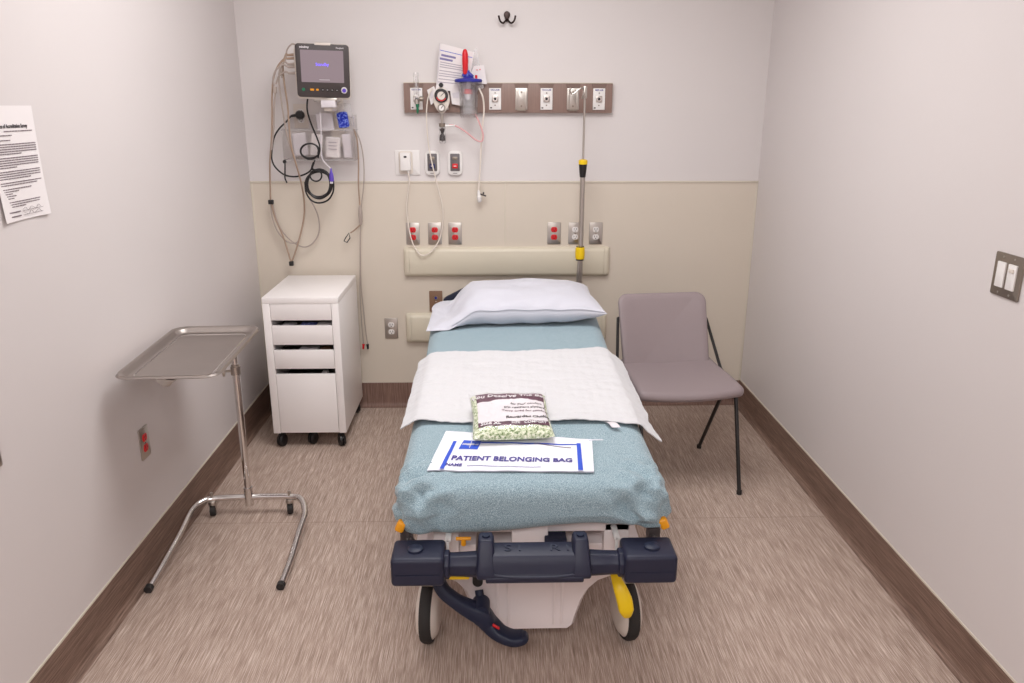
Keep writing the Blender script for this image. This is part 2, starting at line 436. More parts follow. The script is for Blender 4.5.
# light switch on right wall
M0 = RIGHTF(-2.063, 1.164, HW)
t = thing('light_switch', M0.translation, 'steel double light switch plate with two white switches', 'light switch')
build('cover_plate', plateM(M0, .116, .116, .004, 0, .006), M_dksteel, t, bevel=.0015)
build('rocker_switch', plateM(M0, .034, .068, .002, .005, .010, -.023, 0), M_plastic, t, bevel=.001)
dm = build('dimmer_switch', plateM(M0, .034, .068, .002, .005, .010, .023, 0), M_plastic, t, bevel=.001)
build('slider', plateM(M0, .018, .010, .001, .0095, .013, .023, .018), M_offw, dm, bevel=.0005)
for sx in (-.023, .023):
    for sz in (-.048, .048):
        build('screw', MB().cyl(M0@Vector((sx, sz, .005)), M0@Vector((sx, sz, .0072)), .003, n=10), M_steel, t)

# ---------------------------------------------------------------- coat hook
t = thing('coat_hook', (.004, 0, 1.97), 'dark bronze double coat hook high on the back wall', 'coat hook')
M_bronze = mat('dark_bronze', (62, 48, 46), .4, metal=.6)
hp = [(0, -.002), (.006, .004), (.010, .016), (.0145, .026), (.0155, .036), (.011, .045), (0, .049), (-.011, .045), (-.0155, .036), (-.0145, .026), (-.010, .016), (-.006, .004)]
build('back_plate', MB().prism(hp, lambda a, b, q: Vector((.004+a, -q, 1.985+b)), 0, .009), M_bronze, t, bevel=.003)
for s in (-1, 1):
    build('hook_prong', MB().tube([(.004+s*.001, -.006, 1.997), (.004+s*.008, -.016, 1.988), (.004+s*.020, -.027, 1.978), (.004+s*.033, -.036, 1.986), (.004+s*.039, -.04, 2.004), (.004+s*.040, -.042, 2.010)], .0045, n=10, res=6), M_bronze, t)

# ---------------------------------------------------------------- headwall rail with service plates
RX0, RX1, RZ0, RZ1, RD = -.504, .526, 1.563, 1.703, .028
t = thing('headwall_rail', (.011, 0, RZ0), 'brown laminate headwall rail carrying the gas outlets', 'wall rail')
build('rail_board', MB().box(RX0, RX1, -RD, 0, RZ0, RZ1), M_wood, t, bevel=.002)
build('top_edge', MB().box(RX0, RX1, -RD-.001, 0, RZ1, RZ1+.003), M_trimb, t)
def gas_outlet(x, label, word='OXYGEN'):
    M = BACKF(x, 1.629, -RD)
    t = thing('gas_outlet', M.translation, label, 'gas outlet', 'gas and vacuum outlets on the rail')
    b = MB().prism([(-.036, .072), (.036, .072), (.030, .052), (-.030, .052)], lambda a, c, q: M@Vector((a, c, q)), 0, .004)
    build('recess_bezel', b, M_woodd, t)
    build('cover_plate', plateM(M, .059, .102, .002, 0, .006), M_plastic, t, bevel=.001)
    s = build('socket', plateM(M, .031, .031, .003, .005, .011), M_steel, t, bevel=.001)
    n = M.to_3x3()@Vector((0, 0, 1))
    build('socket_ring', MB().lathe([(.012, .011), (.012, .014), (.008, .014), (.008, .0115)], M.translation, n, 20), M_chrome, s)
    build('socket_bore', MB().cyl(M@Vector((0, 0, .011)), M@Vector((0, 0, .0128)), .0065), M_black, s)
    text(word, .0105, M@Matrix.Translation((0, .042, .0063)), M_purpr, t, bold=.0003)
    d = MB()
    for dz in (.028, -.030): build('screw', MB().cyl(M@Vector((0, dz, .006)), M@Vector((0, dz, .0075)), .0035, n=10), M_dksteel, t)
    pass
    build('maker_mark', plateM(M, .009, .006, .001, .006, .0066, -.020, -.042), M_ink, t)
def slide_bracket(x, label):
    M = BACKF(x, 1.629, -RD)
    t = thing('slide_bracket', M.translation, label, 'bracket', 'slide brackets on the rail')
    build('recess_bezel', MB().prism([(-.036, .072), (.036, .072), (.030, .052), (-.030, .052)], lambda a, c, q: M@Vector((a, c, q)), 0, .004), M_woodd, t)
    build('back_plate', plateM(M, .060, .102, .002, 0, .005), M_steel, t, bevel=.001)
    for s in (-1, 1): build('channel', plateM(M, .010, .100, .002, .004, .012, s*.022, 0), M_steel, t, bevel=.001)
    for dz in (.032, -.034): build('screw', MB().cyl(M@Vector((0, dz, .005)), M@Vector((0, dz, .008)), .005, n=12), M_dksteel, t)
    build('bottom_lip', plateM(M, .044, .005, .002, .004, .014, 0, -.054), M_dksteel, t)
gas_outlet(-.442, 'gas outlet behind the clear flow tube at the left rail end')
gas_outlet(-.315, 'gas outlet behind the round suction gauge')
gas_outlet(-.055, 'gas outlet just right of the suction canister', 'VACUUM')
slide_bracket(.075, 'steel slide bracket plate near the middle of the rail')
gas_outlet(.199, 'gas outlet between the two steel slide brackets', 'VACUUM')
slide_bracket(.330, 'steel slide bracket behind the hook of the IV pole')
gas_outlet(.459, 'gas outlet at the right end of the rail', 'MED AIR')
slide_bracket(-.185, 'steel slide bracket behind the suction canister')

# flowmeter
x = -.437
t = thing('oxygen_flowmeter', (x, -.05, 1.56), 'clear tube flowmeter with green tip at the left rail end', 'flowmeter')
build('flow_tube', MB().lathe([(.009, 0), (.013, .005), (.0135, .12), (.011, .128), (.0, .129)], (x, -.075, 1.622), (0, 0, 1), 20), M_clear, t)
build('inner_tube', MB().cyl((x, -.075, 1.63), (x, -.075, 1.735), .005, n=10), M_clear2, t)
build('float_ball', MB().lathe([(0, -.004), (.003, -.003), (.004, 0), (.003, .003), (0, .004)], (x, -.075, 1.655), (0, 0, 1), 10), M_steel, t)
build('valve_body', MB().cyl((x, -.075, 1.604), (x, -.075, 1.626), .012).cyl((x, -.034, 1.612), (x, -.075, 1.612), .007), M_steel, t)
build('control_knob', MB().lathe([(.006, 0), (.012, .004), (.012, .018), (.010, .022), (0, .022)], (x+.012, -.075, 1.628), (1, 0, 0), 14), M_dksteel, t)
build('barb_tip', MB().lathe([(.009, 0), (.008, -.012), (.006, -.018), (.0065, -.024), (.0035, -.045), (0, -.045)], (x+.003, -.075, 1.604), (0, 0, 1), 14), M_green, t)

# suction regulator
xr, yr = -.316, -.075
t = thing('suction_regulator', (xr, yr, 1.53), 'white suction regulator with round gauge and lower dial', 'regulator')
def oval(a):
    s = math.sin(a); return (.040*math.cos(a)*(1.0 if s > 0 else 1-.28*(-s)**1.5), .062*s)
op = [oval(2*PI*i/32) for i in range(32)]
build('regulator_body', MB().prism(op, lambda a, b, q: Vector((xr+a, yr+.03-q, 1.622+b)), 0, .045), M_offw, t, bevel=.004)
build('mounting_neck', MB().cyl((xr, yr+.031, 1.63), (xr, -.039, 1.63), .012), M_steel, t)
gz = 1.643; gy = yr-.015
g = build('gauge_ring', MB().lathe([(.033, 0), (.033, .009), (.028, .011), (.028, .004)], (xr, gy, gz), (0, -1, 0), 32), M_black, t)
build('gauge_face', MB().cyl((xr, gy-.003, gz), (xr, gy-.0052, gz), .028, n=28), M_bezel, g)
build('dial_face', MB().cyl((xr, gy-.005, gz), (xr, gy-.006, gz), .019, n=24), M_offw, g)
rr = MB()
for i in range(10):
    a0 = -PI*.9+PI*.75*i/10; a1 = a0+PI*.07
    rr.prism([(.021*math.cos(a0), .021*math.sin(a0)), (.026*math.cos(a0), .026*math.sin(a0)), (.026*math.cos(a1), .026*math.sin(a1)), (.021*math.cos(a1), .021*math.sin(a1))], lambda a, b, q: Vector((xr+a, gy-q, gz+b)), .005, .0065)
build('red_scale', rr, M_red, g)
build('needle', MB().box(-.0012, .0012, -.0015, 0, -.004, .019, Matrix.Translation((xr, gy-.0065, gz))@Matrix.Rotation(math.radians(45), 4, 'Y')), M_black, g)
k = build('mode_knob', MB().lathe([(.011, 0), (.011, .012), (.009, .015), (0, .015)], (xr, yr-.010, 1.692), (0, -1, 0), 18), M_black, t)
k = build('vacuum_dial', MB().lathe([(.019, 0), (.019, .010), (.015, .014), (0, .014)], (xr, yr-.013, 1.586), (0, -1, 0), 24), M_steel, t)
build('dial_cap', MB().cyl((xr, yr-.027, 1.586), (xr, yr-.029, 1.586), .0125, n=20), M_plastic, k)
build('dial_pointer', MB().box(-.0015, .0015, -.001, 0, -.002, .011, Matrix.Translation((xr, yr-.029, 1.586))@Matrix.Rotation(math.radians(35), 4, 'Y')), M_ink, k)
build('outlet_stem', MB().cyl((xr, yr, 1.558), (xr, yr, 1.498), .0065, n=12), M_steel, t)
build('stem_collar', MB().lathe([(.010, 0), (.016, .002), (.016, .018), (.010, .020)], (xr, yr, 1.495), (0, 0, 1), 14), M_dksteel, t)
build('overflow_trap', MB().lathe([(.016, 0), (.018, -.004), (.0165, -.010), (.0175, -.070), (.014, -.078), (0, -.078)], (xr, yr, 1.495), (0, 0, 1), 18), M_clear, t)
build('trap_float', MB().lathe([(.002, 0), (.013, -.006), (.008, -.018), (.006, -.026), (.013, -.040), (.014, -.060), (0, -.066)], (xr, yr, 1.492), (0, 0, 1), 14), M_bezel, t)
build('side_connector', MB().cyl((xr+.010, yr, 1.500), W(455, 125.5, -.077), .0065, .005), M_plastic, t)
# suction canister
xc, yc = -.184, -.085
t = thing('suction_canister', (xc, yc, 1.54), 'clear suction canister with blue lid and upright red handle', 'canister')
build('jar', MB().lathe([(0, 0), (.040, 0), (.043, .006), (.047, .156), (.049, .162), (.045, .162), (.040, .010), (0, .006)], (xc, yc, 1.542), (0, 0, 1), 32), M_clear, t)
build('jar_liner', MB().lathe([(0, .008), (.028, .012), (.026, .06), (.030, .12), (.02, .13), (0, .13)], (xc, yc, 1.548), (0, 0, 1), 9), M_clear2, t)
build('lid', MB().lathe([(0, 0), (.066, 0), (.067, .003), (.067, .010), (.062, .014), (.03, .017), (.02, .026), (0, .028)], (xc, yc, 1.706), (0, 0, 1), 32), M_blue, t)
build('lid_elbow', MB().cyl((xc-.004, yc, 1.728), (xc-.004, yc, 1.760), .018, .010).cyl((xc-.004, yc, 1.750), (xc+.022, yc-.01, 1.730), .010, .008).cyl((xc-.024, yc, 1.730), (xc-.010, yc, 1.748), .012), M_blue, t)
build('float_valve', MB().cyl((xc, yc, 1.706), (xc, yc, 1.680), .014).cyl((xc-.003, yc, 1.680), (xc-.003, yc, 1.625), .016, .011), M_label, t)
build('float_mark', MB().lathe([(.0175, 0), (.0185, .012), (.0175, .022)], (xc-.003, yc, 1.652), (0, 0, 1), 14), M_red, t)
build('red_handle', MB().lathe([(.010, 0), (.0125, .01), (.0145, .06), (.0135, .095), (.010, .108), (.005, .114), (0, .115)], (xc-.014, yc-.004, 1.741), (0, 0, 1), 16), M_red, t)
build('red_port', MB().cyl((xc+.038, yc, 1.721), (xc+.038, yc, 1.738), .006, n=10), M_red, t)
build('bracket_arm', MB().box(xc-.012, xc+.012, yc+.046, -.042, 1.60, 1.66), M_plastic, t)
# tubes of the suction set
tag(build('suction_tubing', MB().tube([W(449, 125, -.075), W(456, 126, -.078), W(466, 132, -.08), W(476, 140, -.08), W(482, 141, -.08), W(483, 134, -.08), W(479, 122, -.083), W(475, 114, -.085)], .0042, n=10), M_pink), 'pink suction tubing looping from the regulator to the canister', 'tubing')
t = thing('vacuum_line', W(481, 190, -.06), 'white tube hanging from the canister lid with a white connector end', 'tubing')
build('tube', MB().tube([W(479, 88, -.09), W(483, 98, -.085), W(484, 112, -.07), W(482, 130, -.06), W(481, 150, -.05), W(480, 170, -.045), W(478.5, 190, -.045)], .0042, n=10), M_whcable, t)
build('connector', MB().lathe([(.004, 0), (.008, -.012), (.009, -.03), (.012, -.034), (.012, -.055), (.007, -.062), (0, -.062)], W(478.5, 190, -.045), (-.08, 0, 1), 14), M_plastic, t)
build('side_clip', MB().box(-.004, .004, -.012, .012, -.004, .004, Matrix.Translation(W(483.5, 193, -.045))@Matrix.Rotation(math.radians(35), 4, 'Y')).cyl(W(480, 194, -.045), W(486, 196, -.045), .004, n=8), M_bezel, t)
# packaging behind the canister
t = thing('sterile_packet', W(450, 85, -.05), 'white printed packet tucked behind the gauge and canister', 'packet')
pk = [(437, 88), (440, 44), (441, 43), (474, 53), (472, 62), (466, 88)]
def quad_sheet(corners, y, th, n=8, wob=.004, y1=None):
    a, b, c, d = [W(px, py, y) for px, py in corners]
    def f(u, v):
        p = (a*(1-u)+b*u)*(1-v)+(d*(1-u)+c*u)*v
        return p+Vector((0, wob*noise.noise(p*14)*2, 0))
    return f
fp = quad_sheet([(435.5, 90), (440, 43), (474, 52), (468, 92)], -.048, 0)
# outline order: bottom-left, top-left, top-right, bottom-right
build('packet_sheet', MB().grid(fp, 12, 12), M_paper, t, solid=.001)
pr = MB()
def on_packet(u0, u1, v, w, m, f=fp):
    # v is across (0 bottom-left..), u along upward
    for i in range(6):
        a = u0+(u1-u0)*i/6; b = u0+(u1-u0)*(i+1)/6
        p = [f(v, a), f(v, b), f(v+w, b), f(v+w, a)]
        p = [q+Vector((0, -.0016, 0)) for q in p]; q2 = [q+Vector((0, -.0006, 0)) for q in p]
        m.loft([p, q2])
lines = MB(); head = MB(); top = MB()
for k_, v_ in enumerate((.60, .55, .50, .42, .36, .31, .24, .17)):
    on_packet(.06, .92 if k_ % 3 else .7, v_, .018, lines)
on_packet(.07, .50, .74, .045, head); on_packet(.04, .42, .66, .045, head); on_packet(0.02, .98, .85, .012, top)
build('printed_lines', lines, M_faint, t); build('blue_heading', head, mat('grey_violet_print', (132, 126, 170), .7), t); build('border_line', top, M_bluepr, t)
build('packet_stem', MB().cyl(W(440, 43, -.055), W(437, 84, -.055), .0022, n=8), M_label, t)
t = thing('clear_packet', W(478, 88, -.05), 'small clear packet with coloured dots right of the red handle', 'packet')
f2 = quad_sheet([(466, 84), (474, 66), (484, 65), (487, 84)], -.05, 0)
build('packet_film', MB().grid(f2, 8, 8), M_paper, t, solid=.001)
build('dot_print', MB().cyl(W(477, 70, -.052), W(477, 70, -.054), .003, n=8).cyl(W(480, 69.5, -.052), W(480, 69.5, -.054), .003, n=8), M_red, t)
build('clear_wrap', MB().grid(quad_sheet([(463, 96), (471, 52), (477, 48), (484, 88)], -.045, 0), 8, 8), M_clear2, t, solid=.0006)
t = thing('folded_packet', W(437, 100, -.06), 'folded white packet wedged left of the round gauge', 'packet')
build('packet_sheet', MB().grid(quad_sheet([(427, 90), (434, 86), (439, 98), (431, 105)], -.055, 0), 6, 6).grid(quad_sheet([(449, 84), (463, 83), (462, 106), (452, 104)], -.05, 0), 6, 6), M_paper, t, solid=.001)
build('violet_print', MB().grid(quad_sheet([(429, 92), (432, 91), (434, 97), (431, 99)], -.0575, 0), 2, 2).grid(quad_sheet([(452, 93), (460, 92), (459, 98), (453, 98)], -.0525, 0), 2, 2), M_label, t, solid=.0006)

# ---------------------------------------------------------------- call stations
t = callp = thing('call_plate', (-.5, 0, 1.258), 'wide white wall plate with a plugged call box and long looping cord', 'call station')
M0 = BACKF(-.500, 1.320)
build('cover_plate', plateM(M0, .124, .122, .003, 0, .006), M_plastic, t, bevel=.0015)
b = build('surround', plateM(M0, .070, .112, .012, .005, .012, -.008, 0, 6), M_offw, t, bevel=.002)
b = build('plug_box', plateM(M0, .052, .088, .006, .011, .034, -.008, .006, 5), M_plastic, t, bevel=.003)
build('indicator', plateM(M0, .014, .009, .001, .034, .035, -.008, .030), M_ink, b)
build('strain_relief', MB().cyl(M0@Vector((.004, -.036, .022)), M0@Vector((.006, -.066, .022)), .006, .004), M_plastic, b)
def call_station(x, col, label, sym):
    M0 = BACKF(x, 1.318)
    t = thing('call_station', M0.translation, label, 'call station', 'call stations with coloured buttons')
    pts = []
    for i in range(28):
        a = 2*PI*i/28; pts.append((.037*abs(math.cos(a))**.5*(1 if math.cos(a) >= 0 else -1)*(1-.10*math.sin(a)**2), .060*abs(math.sin(a))**.32*(1 if math.sin(a) >= 0 else -1)))
    build('housing', MB().prism(pts, lambda a, b, q: M0@Vector((a, b, q)), 0, .016), M_plastic, t, bevel=.003)
    f = build('face_plate', plateM(M0, .048, .086, .004, .015, .019, 0, .004), M_greyface, t, bevel=.001)
    build('socket', plateM(M0, .026, .016, .004, .018, .021, 0, .024), M_dksteel, f, bevel=.001)
    c = build('call_button', plateM(M0, .028, .024, .004, .018, .022, 0, -.014), col, f, bevel=.002)
    build('button_mark', plateM(M0, .014, .004, .001, .0215, .0226, 0, -.014), M_plastic, c)
    build('lower_print', plateM(M0, .022, .003, .001, .0158, .0166, 0, -.050), M_print, t)
call_station(-.374, mat('deep_blue_plastic', (34, 38, 90), .4), 'white call station with a blue button crossed by the cord', '')
call_station(-.259, M_red, 'white call station with a red button', '')
build('cord', MB().tube([W(408, 173, -.03), W(409.5, 180, -.03), W(408, 192, -.025), W(406.5, 208, -.022), W(408, 222, -.022), W(411, 238, -.03), W(415, 248, -.045), W(421, 255, -.05), W(428, 254, -.05), W(436, 246, -.045), W(441, 234, -.03), W(443, 218, -.025), W(442, 204, -.03), W(438, 188, -.04), W(434, 172, -.045), W(431, 158, -.045), W(428.5, 145, -.04), W(427, 128, -.05), W(426.5, 112, -.06), W(428, 98, -.065), W(432, 88, -.065)], .0032, n=8), M_whcable, callp)

# ---------------------------------------------------------------- monitor
mx0, mx1 = W(296, 60, -.22).x, W(348.5, 60, -.22).x
mz1, mz0 = W(320, 44, -.22).z, W(320, 97.5, -.22).z
mcx, mcz = (mx0+mx1)/2, (mz0+mz1)/2; mw, mh = mx1-mx0, mz1-mz0
t = thing('patient_monitor', (mcx, -.17, mz0), 'patient monitor with grey standby screen mounted above the cabinet', 'monitor')
MM = BACKF(mcx, mcz, -.22)@Matrix.Rotation(math.radians(-1.2), 4, 'Z')@Matrix.Rotation(math.radians(9), 4, 'Y')@Matrix.Rotation(math.radians(5), 4, 'X')
build('housing', plateM(MM, mw+.004, mh+.010, .018, -.07, -.004, 0, -.004, n=6), M_offw, t, bevel=.006)
fb = build('front_bezel', plateM(MM, mw, mh, .016, -.006, .004, n=6), M_bezel, t, bevel=.003)
sx0 = .205; sz0 = .155
sc = build('screen', plateM(MM, mw*.80, mh*.60, .003, .003, .0048, -.002, mh*.085), M_screen, fb)
ML = MM@Matrix.Translation((0, 0, .0052))
text('Standby', .019, ML@Matrix.Translation((-.002, mh*.12, 0)), M_stand, fb, 'screen_text', bold=.0003)
build('status_line', plateM(MM, .048, .0016, .0006, .0048, .0054, .006, -mh*.165), M_label, fb)
text('mindray', .013, MM@Matrix.Translation((-mw*.33, mh*.435, .0045)), M_label, fb, bold=.0005)
text('Passport', .010, MM@Matrix.Translation((mw*.33, mh*.435, .0045)), M_label, fb, bold=.0002)
build('alarm_light', plateM(MM, mw*.30, .011, .004, -.05, .006, .003, mh*.5), M_offw, t, bevel=.002)
by = -mh*.355
build('power_button', MB().cyl(MM@Vector((-mw*.38, by, .003)), MM@Vector((-mw*.38, by, .007)), .0075), M_green, fb)
for i, xx in enumerate((-.22, -.12)):
    build('alarm_button', plateM(MM, .018 if i == 0 else .012, .009, .003, .003, .006, mw*xx, by), M_orange, fb, bevel=.001)
for xx in (-.02, .07, .16, .25):
    build('soft_button', MB().cyl(MM@Vector((mw*xx, by, .003)), MM@Vector((mw*xx, by, .006)), .007), M_black, fb)
    build('soft_button_mark', plateM(MM, .006, .002, .0005, .006, .0065, mw*xx, by), M_label, fb)
kb = build('rotary_knob', MB().lathe([(.015, 0), (.015, .008), (.012, .014), (0, .014)], MM@Vector((mw*.385, by, .003)), MM.to_3x3()@Vector((0, 0, 1)), 24), M_label, fb)
build('knob_cap', MB().cyl(MM@Vector((mw*.385, by, .017)), MM@Vector((mw*.385, by, .018)), .009), M_purple, kb)
# module rack on left side and connectors
build('module_rack', MB().box(mx0-.012, mx0+.02, -.21, -.13, mz0+.05, mz1-.02), M_offw, t, bevel=.004)
cz = [mz1-.045, mz1-.060, mz1-.085, mz1-.098, mz1-.125]
cm = [M_brcable, M_brcable, M_grcable, M_grcable, M_grcable]
for i in range(5):
    build('cable_plug', MB().cyl((mx0-.012, -.19, cz[i]), (mx0-.048, -.19, cz[i]-.002), .007, .005, n=12), cm[i], t)
# mount
build('mount_plate', MB().box(mcx-.055, mcx+.055, -.21, -.13, mz0-.018, mz0-.002), M_steel, t, bevel=.003)
build('tilt_bracket', MB().box(mcx-.022, mcx+.046, -.212, -.17, mz0-.045, mz0-.012), M_label, t, bevel=.004)
build('mount_arm', MB().box(mcx-.014, mcx+.026, -.19, -.02, mz0-.062, mz0-.034), M_offw, t, bevel=.004)
build('wall_channel', MB().box(mcx-.02, mcx+.046, -.022, 0, 1.40, mz0+.05), M_offw, t, bevel=.003)

# ---------------------------------------------------------------- clear bin beside the monitor arm
bx0, bx1 = W(283, 150, -.12).x, W(355, 150, -.12).x
bz1, bz0 = W(300, 130, -.12).z, W(300, 160.5, -.12).z
t = thing('clear_wall_bin', ((bx0+bx1)/2, -.07, bz0), 'clear acrylic wall bin of supply packets under the monitor', 'bin')
M_bin = mat('bin_acrylic', (235, 228, 226), .1, trans=.9, alpha=.28)
build('bin_front', MB().box(bx0, bx1, -.123, -.120, bz0, bz1), M_bin, t)
build('bin_side', MB().box(bx0, bx0+.003, -.120, -.01, bz0, bz1), M_bin, t)
build('bin_side', MB().box(bx1-.003, bx1, -.120, -.01, bz0, bz1+.07), M_bin, t)
build('bin_bottom', MB().box(bx0+.003, bx1-.003, -.120, -.01, bz0, bz0+.003), M_bin, t)
build('bin_back', MB().box(bx0+.003, bx1-.003, -.010, -.007, bz0, bz1+.07), M_bin, t)
for z in (bz1, bz0+.002):
    build('bin_rim', MB().tube([(bx0, -.01, z), (bx0, -.122, z), (bx1, -.122, z), (bx1, -.01, z)], .0022, n=8, smooth=False), M_clear2, t)
def packet(name, px0, py0, px1, py1, y, th, material, label, rot=0, prints=None, nm='packet', grp=None):
    a = W(px0, py0, y); b = W(px1, py1, y); c = (a+b)/2; w = abs(b.x-a.x); h = abs(a.z-b.z)
    M = BACKF(c.x, c.z, y)@Matrix.Rotation(math.radians(rot), 4, 'Z')
    tt = thing(nm, (c.x, y, min(a.z, b.z)), label, 'packet', grp)
    def fn(p, n): return p+Vector((0, .003*noise.noise(p*40), .004*noise.noise(p*25)))
    build('packet_body', MB().rbox((0, 0, 0), (w, h, th), th*.45, (8, 6, 1), fn, M), material, tt)
    if prints:
        for i in range(prints):
            build('printed_line', plateM(M, w*.55, h*.035, .0005, th*.5, th*.5+.003, 0, h*(.25-.16*i)), M_faint, tt)
    return tt
M_bluepk = speckle_mat('blue_speckled_film', (24, 36, 140), (40, 60, 190), (150, 170, 230), scale=90, rough=.3)
packet('a', 337, 112, 349, 128, -.08, .02, M_bluepk, 'crumpled blue packet standing above the right side of the bin', 8)
packet('a', 325, 137, 341, 158, -.07, .02, M_paper, 'white printed packet inside the clear bin, right of the coil', -4, 3, grp=None)
packet('a', 292, 133, 308, 156, -.07, .016, M_label, 'pale packet inside the left side of the clear bin', 5)
packet('a', 310, 134, 323, 156, -.085, .012, M_paper, 'thin white packet in the middle of the clear bin', -8)
packet('a', 342, 134, 352, 158, -.06, .014, M_label, 'pale narrow packet inside the right end of the clear bin', 3)
packet('a', 316, 113, 334, 131, -.05, .012, M_label, 'pale packet behind the bin under the monitor arm', 4)

packet('a', 334, 104, 352, 118, -.06, .01, M_clear2, 'clear film sleeve around the top of the blue packet', 6)
# outlet with black plug, left of arm
t = outlet(BACKF(W(301, 115, 0).x, W(301, 116, 0).z), 'white', 'white outlet holding the black plug left of the monitor arm')
for ch in t.children:
    if ch.name.startswith('cover_plate'): ch.data.materials[0] = M_offw
pz = W(300, 115, -.02)
t = thing('power_cable', pz, 'black power cable plugged into the outlet left of the bin', 'cable')
build('plug', MB().lathe([(.012, -.0085), (.021, -.012), (.022, -.030), (.016, -.042), (0, -.044)], (pz.x, 0, pz.z), (0, 1, 0), 20), M_black, t)
build('plug_neck', MB().cyl((pz.x-.01, -.03, pz.z), (pz.x-.042, -.035, pz.z-.004), .008, .005), M_black, t)
build('cord', MB().tube([(pz.x-.04, -.035, pz.z-.004), W(286, 122, -.04), W(279, 129, -.05), W(274, 138, -.05), W(272, 150, -.05), W(272, 160, -.05), W(276, 168, -.05), W(285, 175, -.055), W(297, 176.5, -.055), W(309, 172, -.06), W(313, 165, -.065), W(315, 160, -.10)], .0042, n=8), M_black, t)
# BP hose and black lead coils
def ring_pts(cx, cy, rx, ry, n, turns, y0, jit=0.6, a0=-90):
    out = []
    for i in range(int(n*turns)):
        a = math.radians(a0)+2*PI*i/n; k = i/n
        out.append(W(cx+rx*math.cos(a)*(1+.09*math.sin(k*2.1)), cy+ry*math.sin(a)*(1+.09*math.cos(k*2.7)), y0-.004*(k % 3)))
    return out
t = thing('blood_pressure_hose', W(320, 185, -.14), 'thick black hose coiled below the clear bin', 'hose')
pts = [W(308, 96, -.19), W(307, 106, -.19), W(308, 114, -.185), W(312, 126, -.15), W(317, 138, -.14), W(320, 148, -.14), W(318, 158, -.14)]
build('feed_line', MB().tube(pts, .0042, n=8), M_black, t)
build('upper_coil', MB().tube(ring_pts(310, 151, 9.0, 7.6, 16, 2.1, -.135, a0=20), .0036, n=8, res=3), M_black, t)
build('hose_coil', MB().tube([W(314, 162, -.135), W(312, 168, -.13)]+ring_pts(319, 184, 12.3, 13.5, 18, 3.0, -.12, a0=-110), .0055, n=8, res=3), M_black, t)
build('small_loop', MB().tube(ring_pts(316, 175.5, 5.5, 5.5, 12, 1.2, -.135, a0=-60), .004, n=8, res=3), M_black, t)
build('hanging_loop', MB().tube([W(305, 182, -.12), W(306, 192, -.12), W(311, 200, -.12), W(319, 203, -.12), W(328, 200, -.12), W(333, 192, -.12), W(333.5, 182, -.12), W(331, 176, -.12)], .0042, n=8), M_black, t)
t = thing('sensor_lead', W(284, 160, -.13), 'short black lead with a round end hanging at the bin corner', 'cable')
build('lead_end', MB().lathe([(.006, 0), (.009, .003), (.009, .010), (.005, .013), (0, .013)], W(285, 161.5, -.128), (0, -1, 0), 14), M_black, t)
build('lead', MB().tube([W(285, 162, -.13), W(285, 172, -.13), W(285, 178, -.13), W(287, 183, -.13)], .0035, n=8), M_black, t)
t = thing('sensor_connector', W(331, 170, -.13), 'violet connector hanging on a thin pale lead below the bin', 'connector')
build('connector_body', MB().lathe([(.003, .045), (.005, .030), (.009, .018), (.011, .004), (.011, -.016), (.008, -.020), (0, -.02)], W(331.5, 177.5, -.13), (0, 0, 1), 14), M_purple, t)
build('connector_tip', MB().cyl(W(331.5, 181, -.13), W(331.5, 183.5, -.13), .008), M_label, t)
build('lead', MB().tube([W(320, 112, -.17), W(321, 130, -.15), W(321, 145, -.14), W(322, 158, -.135), W(326, 164, -.13), W(330, 168, -.13), W(331, 170, -.13)], .003, n=8), M_label, t)

# grey monitoring cables down the left side
def cable(pts, r, mt, label, extra=None, grp='monitoring cables hanging left of the monitor'):
    tt = thing('monitoring_cable', pts[-1], label, 'cable', grp)
    build('cord', MB().tube(pts, r, n=8), mt, tt)
    if extra: extra(tt)
    return tt
yk = -.19
xk = mx0-.046
def block(px, py, y, w, h, mt, name):
    def f(tt): build(name, plateM(BACKF(W(px, py, y).x, W(px, py, y).z, y), w, h, .004, -.008, .008), mt, tt, bevel=.002)
    return f
cable([Vector((xk, yk, cz[0])), W(286, 54, yk), W(283.5, 62, yk), W(283, 70, -.17), W(284.5, 85, -.16), W(287.5, 105, -.15), W(289, 125, -.15), W(291, 145, -.15), W(296, 164, -.14), W(301, 182, -.10), W(304, 200, -.06), W(304, 216, -.05), W(301, 232, -.05), W(296, 250, -.05), W(292, 261, -.05)], .0043, M_brcable, 'tan cable running from the top plug down through the middle')
cable([W(291, 262, -.055), W(288, 252, -.055), W(283, 236, -.055), W(276, 220, -.055), W(272.5, 208, -.06), W(271, 200, -.06)], .0043, M_brcable, 'short tan cable rising from the black clip to the left', block(291.5, 263.5, -.055, .022, .024, M_black, 'clip'))
cable([Vector((xk, yk, cz[1])), W(284, 59, yk), W(278, 66, -.19), W(273.5, 78, -.18), W(272, 95, -.17), W(272, 115, -.16), W(271.5, 140, -.15), W(270, 160, -.12), W(270, 180, -.08), W(270.5, 200, -.06)], .0043, M_brcable, 'tan cable at the far left ending in a black block', block(271, 202, -.06, .026, .022, M_black, 'junction_block'))
cable([W(270.5, 204, -.06), W(272, 216, -.055), W(276, 228, -.05), W(281, 236, -.05), W(288, 242, -.05), W(296, 243, -.05), W(300, 238, -.05)], .0036, M_grcable, 'thin grey cable from the black block curving under')
cable([W(273, 204, -.06), W(277, 220, -.055), W(283, 232, -.05), W(293, 242, -.045), W(304, 247, -.045), W(313, 243, -.045), W(319, 232, -.045), W(318.5, 218, -.045), W(314, 206, -.045), W(309, 198, -.05)], .0036, M_grcable, 'pale grey cable in the wide lowest loop')
